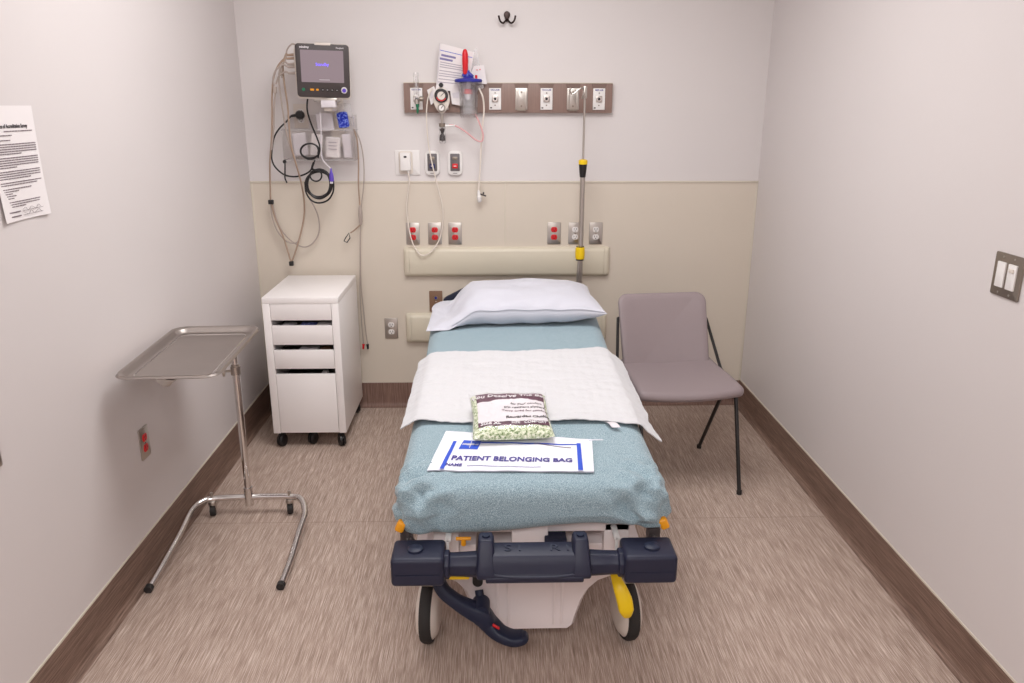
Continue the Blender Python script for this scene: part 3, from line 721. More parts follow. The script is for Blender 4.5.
cable([Vector((xk, yk, cz[2])), W(284, 62, yk), W(280, 68, -.19), W(279, 80, -.18), W(280.5, 95, -.17), W(283, 112, -.16), W(286, 130, -.15), W(290, 146, -.145), W(294, 156, -.14)], .0043, M_grcable, 'grey cable crossing the left end of the bin')
cable([Vector((xk, yk, cz[3])), W(283, 65, yk), W(276, 70, -.19), W(273, 80, -.18), W(275, 92, -.175), W(274, 110, -.165), W(273.5, 130, -.155), W(271.5, 150, -.15)], .0043, M_grcable, 'grey cable behind the leftmost tan one', block(275, 90, -.178, .016, .03, M_grcable, 'sleeve'))
cable([Vector((xk, yk, cz[4])), W(285, 72, yk), W(279, 76, -.19), W(276, 84, -.18)], .0043, M_grcable, 'short grey cable arching from the lowest plug')
cable([Vector((mx0-.002, -.17, mz1-.004)), W(292, 44, -.19), W(287, 50, -.19), W(285.5, 60, -.19), W(281, 67, -.185), W(282, 78, -.18)], .0036, M_grcable, 'thin grey cable arching over the top plug')
# right cable pair with lead clips
def clip_tip(tt):
    p = W(348.5, 236, -.05)
    c = MB().tube([W(349, 233, -.05), W(345.5, 238, -.05), W(344, 241, -.05), W(347, 242.5, -.05), W(350, 238, -.05)], .0028, n=8, smooth=False, closed=True)
    build('clip_end', c, M_black, tt)
    build('yoke', MB().lathe([(.004, .06), (.008, .045), (.011, .02), (.010, -.02), (.006, -.04), (0, -.04)], W(360.5, 217, -.05), (0, 0, 1), 12), M_grcable, tt)
cable([W(353.5, 129, -.10), W(357, 140, -.08), W(358.5, 160, -.06), W(358.5, 185, -.05), W(360, 208, -.05), W(361, 222, -.05), W(357, 228, -.05), W(350.5, 233, -.05)], .0038, M_brcable, 'tan cable right of the bin branching to a black clip', clip_tip, 'lead cables right of the bin')
def red_tip(tt):
    for q, mt in ((367.5, M_black), (363.5, M_red)):
        build('lead_tip', MB().cyl(W(q, 344, -.03), W(q+(.5 if q > 365 else -.3), 349, -.03), .007, .005, n=10), mt, tt)
cable([W(354, 129, -.09), W(359, 138, -.07), W(363, 155, -.06), W(364, 180, -.05), W(361.5, 205, -.045), W(360.5, 225, -.045), W(360.5, 255, -.04), W(361, 285, -.035), W(363.5, 310, -.03), W(365.5, 330, -.03), W(367.5, 344, -.03)], .0028, M_grcable, 'long thin grey lead hanging beside the cabinet with a dark tip', red_tip, 'lead cables right of the bin')
cable([W(360, 232, -.045), W(360, 260, -.04), W(360, 290, -.035), W(361, 315, -.03), W(363.5, 344, -.03)], .0024, M_grcable, 'thin lead beside the long grey one ending in a red tip', None, 'lead cables right of the bin')

# ---------------------------------------------------------------- notice on left wall
M0 = LEFTF(-1.972, 1.452, -HW)
t = thing('wall_notice', M0.translation, 'printed white notice sheet taped to the left wall', 'notice')
def nf(u, v):
    x = (u-.5)*.207; y = (v-.5)*.285
    return M0@Vector((x, y, .003+.006*(1-v)**3*(abs(u-.5)*2)**2))
build('sheet', MB().grid(nf, 12, 12), M_paper, t, solid=.0008)
text('Notice of Accreditation Survey', .0135, M0@Matrix.Translation((-.004, .092, .0045)), M_ink, t, 'heading', bold=.0003, sx=.83)
dl = MB()
rows = [(.080, -.04, .085), (.070, -.09, -.01), (.058, -.09, -.02)]
yv = .048
for para, nl in ((0, 5), (1, 5), (2, 4), (3, 2)):
    for i in range(nl):
        e = .092 if i < nl-1 else (.02, -.01, .045, .07)[para]
        rows.append((yv, -.093, e)); yv -= .0058
    yv -= .0042
for e in (.04, -.02, -.05, -.035, -.045): rows.append((yv, -.093, e)); yv -= .0058
yv -= .004
for e in (.09, .088, .0): rows.append((yv, -.093, e)); yv -= .0058
rr_ = random.Random(3)
for y_, a_, b_ in rows:
    x_ = a_
    while x_ < b_:
        w_ = rr_.uniform(.005, .016); x2 = min(x_+w_, b_)
        dl.prism([(x_, y_-.0012), (x2, y_-.0012), (x2, y_+.0012), (x_, y_+.0012)], lambda a, b, q: M0@Vector((a, b, q)), .0046, .005)
        x_ = x2+.0018
build('body_text', dl, M_print, t)
sg = MB()
for k_, yy in enumerate((-.120, -.131)):
    sg.prism([(-.02, yy-.0003), (.09, yy-.0004), (.09, yy+.0004), (-.02, yy+.0004)], lambda a, b, q: M0@Vector((a, b, q)), .0056, .006)
    sg.tube([M0@Vector((-.02+.012*i, yy+.004+.005*math.sin(i*2.3+k_), .0068)) for i in range(8)], .0004, n=5, res=4)
    sg.prism([(-.093, yy-.001), (-.03, yy-.001), (-.03, yy+.002), (-.093, yy+.002)], lambda a, b, q: M0@Vector((a, b, q)), .0058, .0062)
build('signatures', sg, M_print, t)

# ---------------------------------------------------------------- drawer cabinet
cx0, cx1, cy0, cy1, ct = -1.135, -.785, -.548, -.048, .75
t = thing('drawer_cabinet', ((cx0+cx1)/2, (cy0+cy1)/2, 0), 'narrow white drawer cabinet on black castors in the left corner', 'cabinet')
cb = .076; T = .034
build('side_panel', MB().box(cx0, cx0+T, cy0, cy1, cb, ct-.03), M_white, t, bevel=.0015)
build('side_panel', MB().box(cx1-T, cx1, cy0, cy1, cb, ct-.03), M_white, t, bevel=.0015)
build('cabinet_top', MB().box(cx0, cx1, cy0, cy1, ct-.03, ct), M_white, t, bevel=.002)
build('back_panel', MB().box(cx0+T, cx1-T, cy1-.008, cy1, cb, ct-.03), M_white, t)
build('bottom_panel', MB().box(cx0+T, cx1-T, cy0+.01, cy1-.008, cb, cb+.015), M_white, t)
def zc(py): return W(300, py, cy0).z
fz = [(zc(301.5), zc(320.5)), (zc(326), zc(345)), (zc(350.5), zc(369)), (zc(374.5), cb+.002)]
for i, (z1, z0) in enumerate(fz):
    d = build('drawer' if i < 3 else 'file_drawer', MB().box(cx0+T+.002, cx1-T-.002, cy0+.002, cy0+.018, z0, z1), M_white, t, bevel=.001)
    bb = MB(); zb = z0+.008; zt_ = z1-.022 if i < 3 else z1-.05
    a0, a1, b0, b1 = cx0+T+.012, cx1-T-.012, cy0+.019, cy1-.06
    bb.box(a0, a1, b0, b1, zb, zb+.004); bb.box(a0, a0+.006, b0, b1, zb, zt_); bb.box(a1-.006, a1, b0, b1, zb, zt_); bb.box(a0, a1, b1, b1+.006, zb, zt_)
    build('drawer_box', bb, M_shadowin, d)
for i, (a, yy) in enumerate(((cx0+.03, cy0+.035), (cx1-.03, cy0+.035), (cx0+.03, cy1-.035), (cx1-.03, cy1-.035), ((cx0+cx1)/2, cy0+.06))):
    c = build('castor', MB().cyl((a, yy, .060), (a, yy, cb), .008).box(a-.014, a+.014, yy-.014, yy+.014, .054, .064), M_black, t)
    build('castor_wheel', MB().lathe([(.020, -.016), (.028, -.014), (.030, -.008), (.030, -.003), (.022, -.001), (.022, .001), (.030, .003), (.030, .008), (.028, .014), (.020, .016)], (a, yy-.008, .0305), (1, .5 if i % 2 else -.3, 0), 20), M_black, c)
def content(px, y, w, mt, z, label, nm='supply_packet'):
    p = W(px, 330, y)
    def fn(q, n): return q+Vector((0, 0, .004*noise.noise(q*50)))
    o = build(nm, MB().rbox((p.x, y, z-.02), (w, .06, .034), .008, (4, 3, 1), fn), mt)
    tag(o, label, 'packet', 'packets lying in the cabinet drawers')
content(309, cy0+.07, .075, M_bluepk, fz[1][0]-.002, 'blue packet just visible in the gap below the top drawer')
content(325, cy0+.07, .07, M_paper, fz[1][0]-.001, 'white packet in the gap below the top drawer, right of the blue one')
content(290, cy0+.075, .06, M_label, fz[1][0]-.003, 'pale packet in the gap below the top drawer, left end')
content(308, cy0+.07, .09, M_label, fz[2][0]-.003, 'pale packet in the gap below the second drawer')
content(325, cy0+.075, .05, M_brownplate, fz[2][0]-.004, 'brown packet in the gap below the second drawer')
content(322, cy0+.07, .03, M_paper, fz[3][0]-.004, 'small white packet in the gap above the file drawer')

# ---------------------------------------------------------------- instrument stand
t = thing('instrument_stand', G(249, 497, 0), 'chrome instrument stand with a steel tray by the left wall', 'instrument stand')
cr = .0125
ZB = .072
lp = [G(283-2, 585, .014), G(291, 559, .030), G(299, 532, .048), G(305, 513, .062), G(301, 499.5, ZB), G(289, 496.5, ZB)]
rp = [G(149, 588, .014), G(164, 562, .030), G(180, 533, .048), G(191, 511, .062), G(203, 501, ZB), G(216, 498.5, ZB)]
build('base_tube', MB().tube(rp+[G(249, 497, ZB)]+lp[::-1], cr, n=14, res=6), M_chrome, t)
for q in (lp, rp):
    d = (q[0]-q[1]).normalized()
    build('rubber_foot', MB().cyl(q[0]-d*.008, q[0]+d*.012, cr+.0015, n=16), M_rubber, t)
pc = G(249, 497, ZB)
for px, py in ((212, 499), (289.5, 497)):
    c = G(px, py, ZB); c = Vector((c.x, c.y, ZB))
    cs = build('castor', MB().cyl(c+Vector((0, 0, -.008)), c+Vector((0, 0, .028)), .006).lathe([(.008, 0), (.015, -.003), (.017, -.014), (.013, -.018)], c+Vector((0, 0, -.008)), (0, 0, 1), 16).box(c.x-.013, c.x+.013, c.y-.006, c.y+.006, .022, .048), M_steel, t)
    build('castor_wheel', MB().lathe([(.012, -.012), (.021, -.010), (.0225, -.005), (.0225, .005), (.021, .010), (.012, .012)], (c.x, c.y-.004, .0235), (1, .2, 0), 20), M_rubber, cs)
PT = .79
build('lower_pole', MB().cyl((pc.x, pc.y, ZB-.03), (pc.x, pc.y, .62), .0135, n=18), M_chrome, t)
build('pole_socket', MB().cyl((pc.x, pc.y, ZB-.034), (pc.x, pc.y, ZB+.045), .018, n=18), M_chrome, t)
build('upper_pole', MB().cyl((pc.x, pc.y, .62), (pc.x, pc.y, PT-.035), .0105, n=18), M_chrome, t)
cl = build('height_collar', MB().cyl((pc.x, pc.y, .60), (pc.x, pc.y, .632), .019, n=18).cyl((pc.x, pc.y, .632), (pc.x, pc.y, .642), .015, n=18), M_steel, t)
build('clamp_knob', MB().cyl((pc.x-.014, pc.y-.006, .616), (pc.x-.035, pc.y-.012, .616), .005).lathe([(.008, 0), (.020, .004), (.020, .012), (.008, .016)], (pc.x-.033, pc.y-.012, .616), (-1, -.25, 0), 12), M_steel, cl)
tx, ty, tw, tl = -1.104, -1.470, .315, .578
RT = Matrix.Translation((tx, ty, PT))@Matrix.Rotation(math.radians(2.6), 4, 'Z')
# support frame beneath the tray
fr = MB().tube([(RT@Vector((a, b, -.020))) for a, b in rrect(tw-.07, tl-.10, .03, 4)], .005, n=8, smooth=False, closed=True)
build('tray_frame', fr, M_chrome, t)
build('frame_tongue', MB().cyl((pc.x, pc.y, PT-.035), (pc.x, pc.y, PT-.022), .014).box(-.018, .018, -.02, .16, -.028, -.022, Matrix.Translation((pc.x, pc.y-.14, PT))).box(-.014, .014, -.25, .30, -.030, -.0245, RT), M_steel, t)
build('frame_bracket', MB().prism([(-.03, 0), (.04, 0), (.018, -.03), (-.005, -.03)], lambda a, b, q: RT@Vector((-.03+a, -tl/2+.06+q, -.024+b)), 0, .03), M_steel, t, bevel=.002)
loops = []
for dw, dz, rd in ((.006, -.004, .055), (.003, -.0065, .054), (0, -.002, .052), (-.002, .0015, .051), (.0, .003, .052), (-.006, .002, .05), (-.014, -.004, .046), (-.020, -.014, .042), (-.027, -.0165, .036), (-.036, -.017, .03)):
    loops.append([RT@Vector((a, b, dz)) for a, b in rrect(tw+dw*2, tl+dw*2, max(rd, .01), 8)])
tr = MB().loft(loops, cap0=False, cap1=True)
build('tray', tr, M_tray, t, ang=60, solid=.0012)

# ---------------------------------------------------------------- chair
P0 = Vector((.744, -.812, 0)); CR = math.radians(6)
t = thing('side_chair', P0, 'mauve vinyl side chair with thin black legs right of the stretcher', 'chair')
t.rotation_euler = (0, 0, CR)
def inv(p):                      # measured point -> the chair's unturned frame
    d = Vector(p)-P0; d.rotate(Euler((0, 0, -CR))); return P0+d
SC = P0+Vector((0, -.005, .448))
def seatf(p, n):
    u = (p.x-SC.x)/.22; v = (p.y-SC.y)/.20
    p.z += -.012*(1-u*u)*(1 if n.z >= 0 else .6)+(.012*v*v if v > 0 else -.014*v*v)
    p.x = SC.x+(p.x-SC.x)*(1.0-.03*v)
    if v < 0: p.y -= .022*(1-u*u)
    return p
build('seat', MB().rbox(SC, (.450, .40, .046), .022, (14, 14, 2), seatf), M_chairf, t, ang=60)
bw = .422
def back_pt(a, b, q):
    h = b/.36
    return Vector((SC.x-.006+a*(1.0-.03*(1-h)), P0.y+.165+q+.115*h+.018*h*h-.035*(a/.21)**2, .448+h*.321))
outl = [(a, b+.155) for a, b in rrect(bw, .40, .045, 8)]
def ring(sc, q): return [back_pt(a*sc, .155+(b-.155)*sc, q) for a, b in outl]
build('backrest', MB().loft([ring(.02, .016), ring(.3, .016), ring(.6, .016), ring(.85, .015), ring(.95, .013), ring(.985, .008), ring(1, 0), ring(.985, -.010), ring(.95, -.016), ring(.85, -.019), ring(.6, -.021), ring(.3, -.022), ring(.02, -.022)]), M_chairf, t, ang=60)
for s in (-1, 1):
    F0 = inv((.981, -1.068, .010)); R0 = inv((.929, -.594, .010))
    if s < 0: F0.x = 2*P0.x-F0.x; R0.x = 2*P0.x-R0.x
    J = Vector((P0.x+s*.190, P0.y-.09, .425))
    K = Vector((P0.x+s*.214, P0.y-.145, .418))
    B = inv(W(706, 318, -.52)); B2 = inv(W(720.5, 368, -.74))
    if s < 0: B = inv(W(618, 318, -.52)); B2 = inv(W(617, 372, -.74))
    build('leg', MB().tube([F0, K], .0085, n=12, smooth=False), M_legs, t)
    build('leg', MB().tube([R0, J], .0085, n=12, smooth=False), M_legs, t)
    build('back_rod', MB().tube([B, B2, K], .007, n=12, smooth=False), M_legs, t)
    build('rod_bracket', MB().cyl(B, B+Vector((-s*.03, 0, 0)), .006), M_legs, t)
    for q in (F0, R0): build('foot_cap', MB().cyl((q.x, q.y, 0), (q.x, q.y, .018), .011, n=12), M_rubber, t)
for yy in (-.09, -.145):
    build('seat_bar', MB().tube([(P0.x-.19, P0.y+yy, .412), (P0.x+.19, P0.y+yy, .412)], .007, n=10), M_legs, t)

# ---------------------------------------------------------------- stretcher
BX = .030
def zt(y):                     # mattress top height along its length
    if y < -1.35: return .645+.020*max(0, min(1, (y+2.25)/.9))
    k = (y+1.35)/1.15; return .665+.028*k
FY, HY = -2.235, -.33
t = thing('hospital_stretcher', (BX, -1.2, 0), 'hospital stretcher with navy foot bumper in the centre of the room', 'stretcher')
# mattress (under the sheet)
HWm = .345
def mf(p, n): return Vector((p.x, p.y, p.z+zt(p.y)))
build('mattress', MB().rbox((BX, (FY+HY)/2, -.066), (HWm*2-.05, HY-FY-.07, .09), .035, (6, 20, 2), mf), M_mattress, t)
# litter deck and foot-end panel
build('litter_deck', MB().rbox((BX, (FY+HY)/2+.02, -.145), (HWm*2-.06, HY-FY-.10, .03), .012, (4, 20, 1), mf), M_beigep, t)
fp_ = MB()
def BXY(y0, y1): return lambda a, b, q: Vector((BX+a, y0+(y1-y0)*q, b))
build('foot_end_panel', MB().box(BX-.27, BX+.27, -2.17, -2.14, .475, .515).box(BX-.055, BX+.045, -2.18, -2.14, .40, .505).box(BX-.27, BX-.20, -2.17, -2.14, .36, .50).box(BX+.20, BX+.27, -2.17, -2.14, .36, .50), M_beigep, t, bevel=.004)
build('cross_shelf', MB().box(BX-.25, BX+.25, -2.14, -1.75, .395, .42), M_beigep, t, bevel=.004)
# bumper / push bar
BY = -2.325
zb0, zb1 = .420, .500
for s in (-1, 1):
    a0, a1 = sorted((BX+s*.366, BX+s*.230))
    prof = [(a0, zb0+.006), (a0+.008, zb0), (a1-.008, zb0), (a1, zb0+.01), (a1, zb1-.006), (a1-.006, zb1), (a0+.012, zb1), (a0, zb1-.012)]
    b = build('corner_bumper', MB().rbox(((a0+a1)/2, BY+.035, (zb0+zb1)/2), (a1-a0, .105, zb1-zb0), .012, (3, 3, 2)), M_navy, t, ang=60)
    build('bumper_seam', MB().box(a0+.012, a1-.012, BY-.0185, BY-.015, .454, .4565), M_navy2, b)
    build('push_button', MB().lathe([(.021, 0), (.020, .006), (.014, .009), (0, .009)], ((a0+a1)/2-s*-.008, BY+.03, zb1), (0, 0, 1), 18), M_navy2, b)
    build('bumper_arm', MB().loft([[Vector((BX+s*xx, BY+.03+dy*k, .457+dz*k)) for dy, dz in [( .034*math.cos(q_), .034*math.sin(q_)) for q_ in [2*PI*i/8+PI/8 for i in range(8)]]] for xx, k in ((.13, 1.05), (.19, .95), (.218, .92), (.219, 1.12), (.235, 1.12))]), M_navy, t, bevel=.003)
# centre bar: extruded profile in y/z
cpf = [(-.005, .500), (.050, .509), (.058, .48), (.058, .445), (.03, .434), (-.026, .434), (-.030, .450), (-.022, .455), (-.016, .480)]
build('centre_bar', MB().loft([[Vector((x, BY+a, b)) for a, b in cpf] for x in (BX-.125, BX-.115, BX+.115, BX+.125)]), M_navy, t, bevel=.004)
strip = MB().tube([(BX-.11, BY-.022, .457), (BX-.05, BY-.028, .453), (BX+.05, BY-.028, .453), (BX+.11, BY-.022, .457)], .0035, n=8)
build('bar_edge', strip, M_navy, t)
MT_ = frame((BX, BY+.024, .5055), (1, 0, 0), (0, 1, .164))
text('S I', .034, MT_@Matrix.Translation((-.055, 0, .0006)), M_navy2, t, 'embossed_mark', sx=1.4, extrude=.0008)
text('R I', .034, MT_@Matrix.Translation((.065, 0, .0006)), M_navy2, t, 'embossed_mark', sx=1.4, extrude=.0008)
for s in (-1, 1):
    X = BX+s*.122-.002
    loops = []
    for z_, w_, y0_, y1_ in ((.436, .024, -.010, .05), (.447, .027, -.028, .055), (.46, .026, -.026, .060), (.49, .023, -.012, .065), (.525, .020, .010, .066), (.533, .017, .016, .060)):
        loops.append([Vector((X+a*w_, BY+(y0_+y1_)/2+b*(y1_-y0_)/2, z_)) for a, b in ((-1, -.6), (-.8, -1), (.8, -1), (1, -.6), (1, .6), (.8, 1), (-.8, 1), (-1, .6))])
    p_ = build('handle_post', MB().loft(loops), M_navy, t, bevel=.003)
    build('post_cap', MB().cyl((X, BY+.038, .533), (X, BY+.038, .537), .010, n=14), M_navy2, p_)
for s in (-1, 1):
    build('support_arm', MB().box(BX+s*.14-.012, BX+s*.14+.012, BY+.06, -2.14, .43, .46), M_steel, t, bevel=.003)
# side latches and folded side rails
for s in (-1, 1):
    X = BX+s*.352
    rl = build('side_rail', MB().tube([(X, -1.95, .50), (X, -1.9, .43), (X, -1.5, .42), (X, -1.0, .42), (X, -.65, .43), (X, -.6, .50)], .011, n=10), M_steel, t)
    build('rail_post', MB().cyl((X, -1.72, .42), (X, -1.72, .53), .007).cyl((X, -1.2, .42), (X, -1.2, .54), .007).cyl((X, -.8, .42), (X, -.8, .54), .007), M_steel, rl)
    lt = build('latch_bracket', MB().box(BX+s*.335-.02, BX+s*.335+.012, -2.21, -2.17, .435, .505).cyl((BX+s*.34, -2.20, .50), (BX+s*.30, -2.20, .53), .008).cyl((BX+s*.325, -2.22, .49), (BX+s*.30, -2.20, .44), .006), M_bezel, t, bevel=.003)
    build('release_lever', MB().rbox((0, 0, 0), (.024, .022, .032), .007, (2, 2, 2), None, Matrix.Translation((BX+s*.350, -2.225, .530))@Matrix.Rotation(s*math.radians(-25), 4, 'Y')), M_orange, lt)
    build('pivot_bolt', MB().cyl((BX+s*.335, -2.21, .475), (BX+s*.335, -2.222, .475), .009, n=14), M_chrome, lt)
    build('white_bracket', MB().box(BX+s*.225-.008, BX+s*.225+.008, -2.24, -2.15, .488, .496).box(BX+s*.225-.005, BX+s*.225+.003, -2.24, -2.232, .42, .496), M_plastic, t, bevel=.002)
build('brass_valve', MB().cyl((BX-.185, -2.22, .468), (BX-.185, -2.22, .486), .007, n=10).cyl((BX-.205, -2.22, .487), (BX-.165, -2.22, .487), .005, n=8), M_orange, t)
build('blue_cover', MB().box(BX+.035, BX+.095, -2.20, -2.15, .445, .470), M_navy, t, bevel=.003)
# base hood with wheel arches
hood = []
def arch(cx, r, z0, a0, a1, n=9): return [(cx+r*math.cos(math.radians(a0+(a1-a0)*i/n)), z0+r*math.sin(math.radians(a0+(a1-a0)*i/n))) for i in range(n+1)]
right = [(.125, .072), (.140, .085), (.148, .12), (.165, .175), (.185, .215), (.22, .25), (.27, .27), (.33, .28), (.335, .345), (.30, .372)]
left = [(.125, .072), (.142, .085), (.158, .12), (.180, .170), (.198, .215), (.23, .25), (.27, .27), (.33, .28), (.335, .345), (.30, .372)]
poly = right+[(-a, b) for a, b in left[::-1]]
def hoodf(q):
    y = -2.06+1.72*q
    out = []
    for a, b in poly: out.append(Vector((BX+a, y, b)))
    return out
ml = MB()
ends = []
for q, k in ((0, .93), (.012, 1), (.5, 1), (.988, 1), (1, .93)):
    ends.append([Vector((BX+(p.x-BX)*k, p.y, .21+(p.z-.21)*k)) for p in hoodf(q)])
# the hood narrows over the wheels only; body shell is one closed loft
ml.loft(ends)
hd = build('base_hood', ml, M_beigep, t, ang=30)
rib = MB()
for a in (-.095, -.062, .075, .098):
    rib.prism([(a-.004, .095), (a+.004, .095), (a+.004, .34), (a-.004, .34)], lambda p, b, q: Vector((BX+p, -2.06-q, b)), -.004, .003)
build('hood_rib', rib, M_beigep, hd, bevel=.002)
build('hood_slot', MB().prism([(-.152+a, .275+b) for a, b in rrect(.030, .085, .0145, 5)], lambda a, b, q: Vector((BX+a, -2.062-q, b)), -.002, .003), M_rubber, hd)
for yy in (-.75, -1.65):
    build('lift_column', MB().cyl((BX, yy, .36), (BX, yy, .44), .06, n=24).cyl((BX, yy, .40), (BX, yy, zt(yy)-.155), .045, n=24), M_steel, t)
# wheels
def wheel(x, y, ang):
    ax = Vector((math.cos(ang), math.sin(ang), 0)); c = Vector((x, y, .1015))
    w = build('caster_fork', MB().cyl((x, y, .21), (x, y, .285), .016).box(x-.02, x+.02, y-.03, y+.03, .203, .222), M_steel, t)
    build('tire', MB().lathe([(.082, -.018), (.096, -.017), (.1005, -.010), (.1015, 0), (.1005, .010), (.096, .017), (.082, .018)], c, ax, 40), M_rubber, w)
    for s in (-1, 1):
        build('wheel_cover', MB().lathe([(.0, .034), (.05, .034), (.075, .029), (.088, .018), (.089, .008), (0, .008)], c, ax*s, 36), M_offw, w)
wheel(BX-.305, -1.985, math.radians(-5)); wheel(BX+.306, -1.985, math.radians(8))
wheel(BX-.303, -.42, 0); wheel(BX+.303, -.42, 0)
# foot pedal on the left
pd = [G(449, 579, .30), G(455, 592, .25), G(466, 603, .21), G(477, 611, .17)]
ped = MB()
def bar(mb, pts, ws, hs, n=10):
    P = []; R_ = []
    K = len(pts)
    for i in range(K-1):
        for k_ in range(5):
            s_ = k_/5; p0 = pts[max(i-1, 0)]; p1 = pts[i]; p2 = pts[i+1]; p3 = pts[min(i+2, K-1)]
            P.append(.5*((2*p1)+(p2-p0)*s_+(2*p0-5*p1+4*p2-p3)*s_*s_+(3*p1-p0-3*p2+p3)*s_**3)); R_.append((ws[i]*(1-s_)+ws[i+1]*s_, hs[i]*(1-s_)+hs[i+1]*s_))
    P.append(pts[-1]); R_.append((ws[-1], hs[-1]))
    loops = []
    for i, p in enumerate(P):
        tt = (P[min(i+1, len(P)-1)]-P[max(i-1, 0)]).normalized()
        a = Vector((0, 1, 0)); a = (a-tt*a.dot(tt)).normalized(); b_ = tt.cross(a)
        w_, h_ = R_[i]
        loops.append([p+a*w_*math.copysign(abs(math.cos(q_))**.6, math.cos(q_))+b_*h_*math.copysign(abs(math.sin(q_))**.6, math.sin(q_)) for q_ in [2*PI*j/16 for j in range(16)]])
    return mb.loft(loops)
yP = -2.13
L_ = lambda px, py, y=yP: hit(px, py, 1, y)
bar(ped, [L_(437, 576, -2.10), L_(443, 590, -2.12), L_(456, 601), L_(470, 609), L_(481, 614), L_(490, 624), L_(500, 633, -2.15), L_(513, 638, -2.16), L_(523, 637, -2.16), L_(527, 635, -2.16)], [.020, .020, .022, .026, .030, .030, .030, .030, .026, .014], [.020, .019, .019, .024, .029, .024, .018, .016, .015, .008])
pe = build('brake_pedal', ped, M_navy2, t, ang=50)
build('pedal_hub', MB().lathe([(.0, -.03), (.024, -.03), (.026, -.022), (.026, .03), (0, .03)], L_(481, 608, -2.12), (0, 1, 0), 18).cyl(L_(481, 604, -2.10), L_(479, 590, -2.08), .013, n=12), M_navy2, pe)
build('pedal_mark', MB().box(-.011, .011, -.004, .004, -.002, .002, Matrix.Translation(L_(496, 626.5, -2.165))@Matrix.Rotation(math.radians(35), 4, 'Y')), M_red, pe)
# yellow pedals
yp = MB()
bar(yp, [hit(613, 568, 1, -2.12), hit(616, 578, 1, -2.14), hit(620, 588, 1, -2.16), hit(624, 599, 1, -2.17), hit(626, 609, 1, -2.175), hit(627, 616, 1, -2.17)], [.012, .013, .016, .018, .016, .008], [.012, .014, .019, .0225, .022, .010])
build('steer_pedal', yp, M_yellow, t, ang=50)
build('release_pedal', MB().rbox(hit(459, 574.5, 1, -2.24), (.058, .03, .016), .005, (3, 2, 1)), M_yellow, t)
# head-end board and IV pole
hb = MB().prism([(-.355, .60), (-.355, .648), (-.335, .662), (-.235, .712), (.235, .712), (.335, .662), (.355, .648), (.355, .60)], lambda a, b, q: Vector((BX+a, -.175+q, b)), 0, .03)
build('head_board', hb, M_navy2, t, bevel=.004)
build('head_frame', MB().box(BX-.31, BX+.31, -.19, -.15, .45, .50).box(BX-.29, BX-.25, -.18, -.15, .45, .62).box(BX+.25, BX+.29, -.18, -.15, .45, .62), M_steel, t, bevel=.004)
YP = -.15
px_ = W(582, 200, YP).x
pole = build('iv_pole', MB().cyl((px_, YP, .46), (px_, YP, W(583, 172, YP).z), .0125, n=16), M_steel, t)
build('upper_rod', MB().cyl((px_, YP, W(583, 172, YP).z), (px_, YP, W(584, 88, YP).z), .0052, n=12), M_steel, pole)
zk = W(583, 168, YP).z
build('pole_collar', MB().lathe([(.013, -.045), (.015, -.04), (.021, .018), (.021, .022), (.013, .024)], (px_, YP, zk), (0, 0, 1), 18), M_black, pole)
build('collar_ring', MB().lathe([(.0215, 0), (.0225, .010), (.0215, .020), (.010, .024)], (px_, YP, zk+.018), (0, 0, 1), 18), M_yellow, pole)
zl = W(581, 253, YP).z
build('release_grip', MB().lathe([(.014, -.036), (.023, -.028), (.0245, 0), (.023, .028), (.014, .036)], (px_-.003, YP, zl), (0, 0, 1), 20), M_yellow, pole)
for dz, nm in ((.030, 'grip_ring'), (-.032, 'grip_ring')):
    build(nm, MB().lathe([(.012, -.006), (.020, -.005), (.020, .005), (.012, .006)], (px_-.003, YP, zl+dz), (0, 0, 1), 18), M_black, pole)
build('second_tube', MB().cyl((px_-.018, YP-.012, .60), (px_-.006, YP-.006, zl-.03), .009, n=12), M_steel, pole)
zh = W(584, 91, YP).z
hk = MB().tube([(px_, YP, zh-.005), (px_-.012, YP-.008, zh+.012), (px_-.030, YP-.012, zh+.008), (px_-.048, YP-.014, zh-.008), (px_-.064, YP-.014, zh-.014), (px_-.074, YP-.014, zh+.0), (px_-.070, YP-.014, zh+.014)], .0042, n=10)
build('bag_hook', hk, M_steel, pole)
build('bag_hook', MB().tube([(px_, YP, zh), (px_-.008, YP-.012, zh-.02), (px_-.016, YP-.03, zh-.032), (px_-.014, YP-.045, zh-.022), (px_-.01, YP-.048, zh-.008)], .0042, n=10), M_steel, pole)
build('hook_block', MB().box(px_-.008, px_+.010, YP-.010, YP+.010, zh-.034, zh+.022), M_steel, pole, bevel=.003)

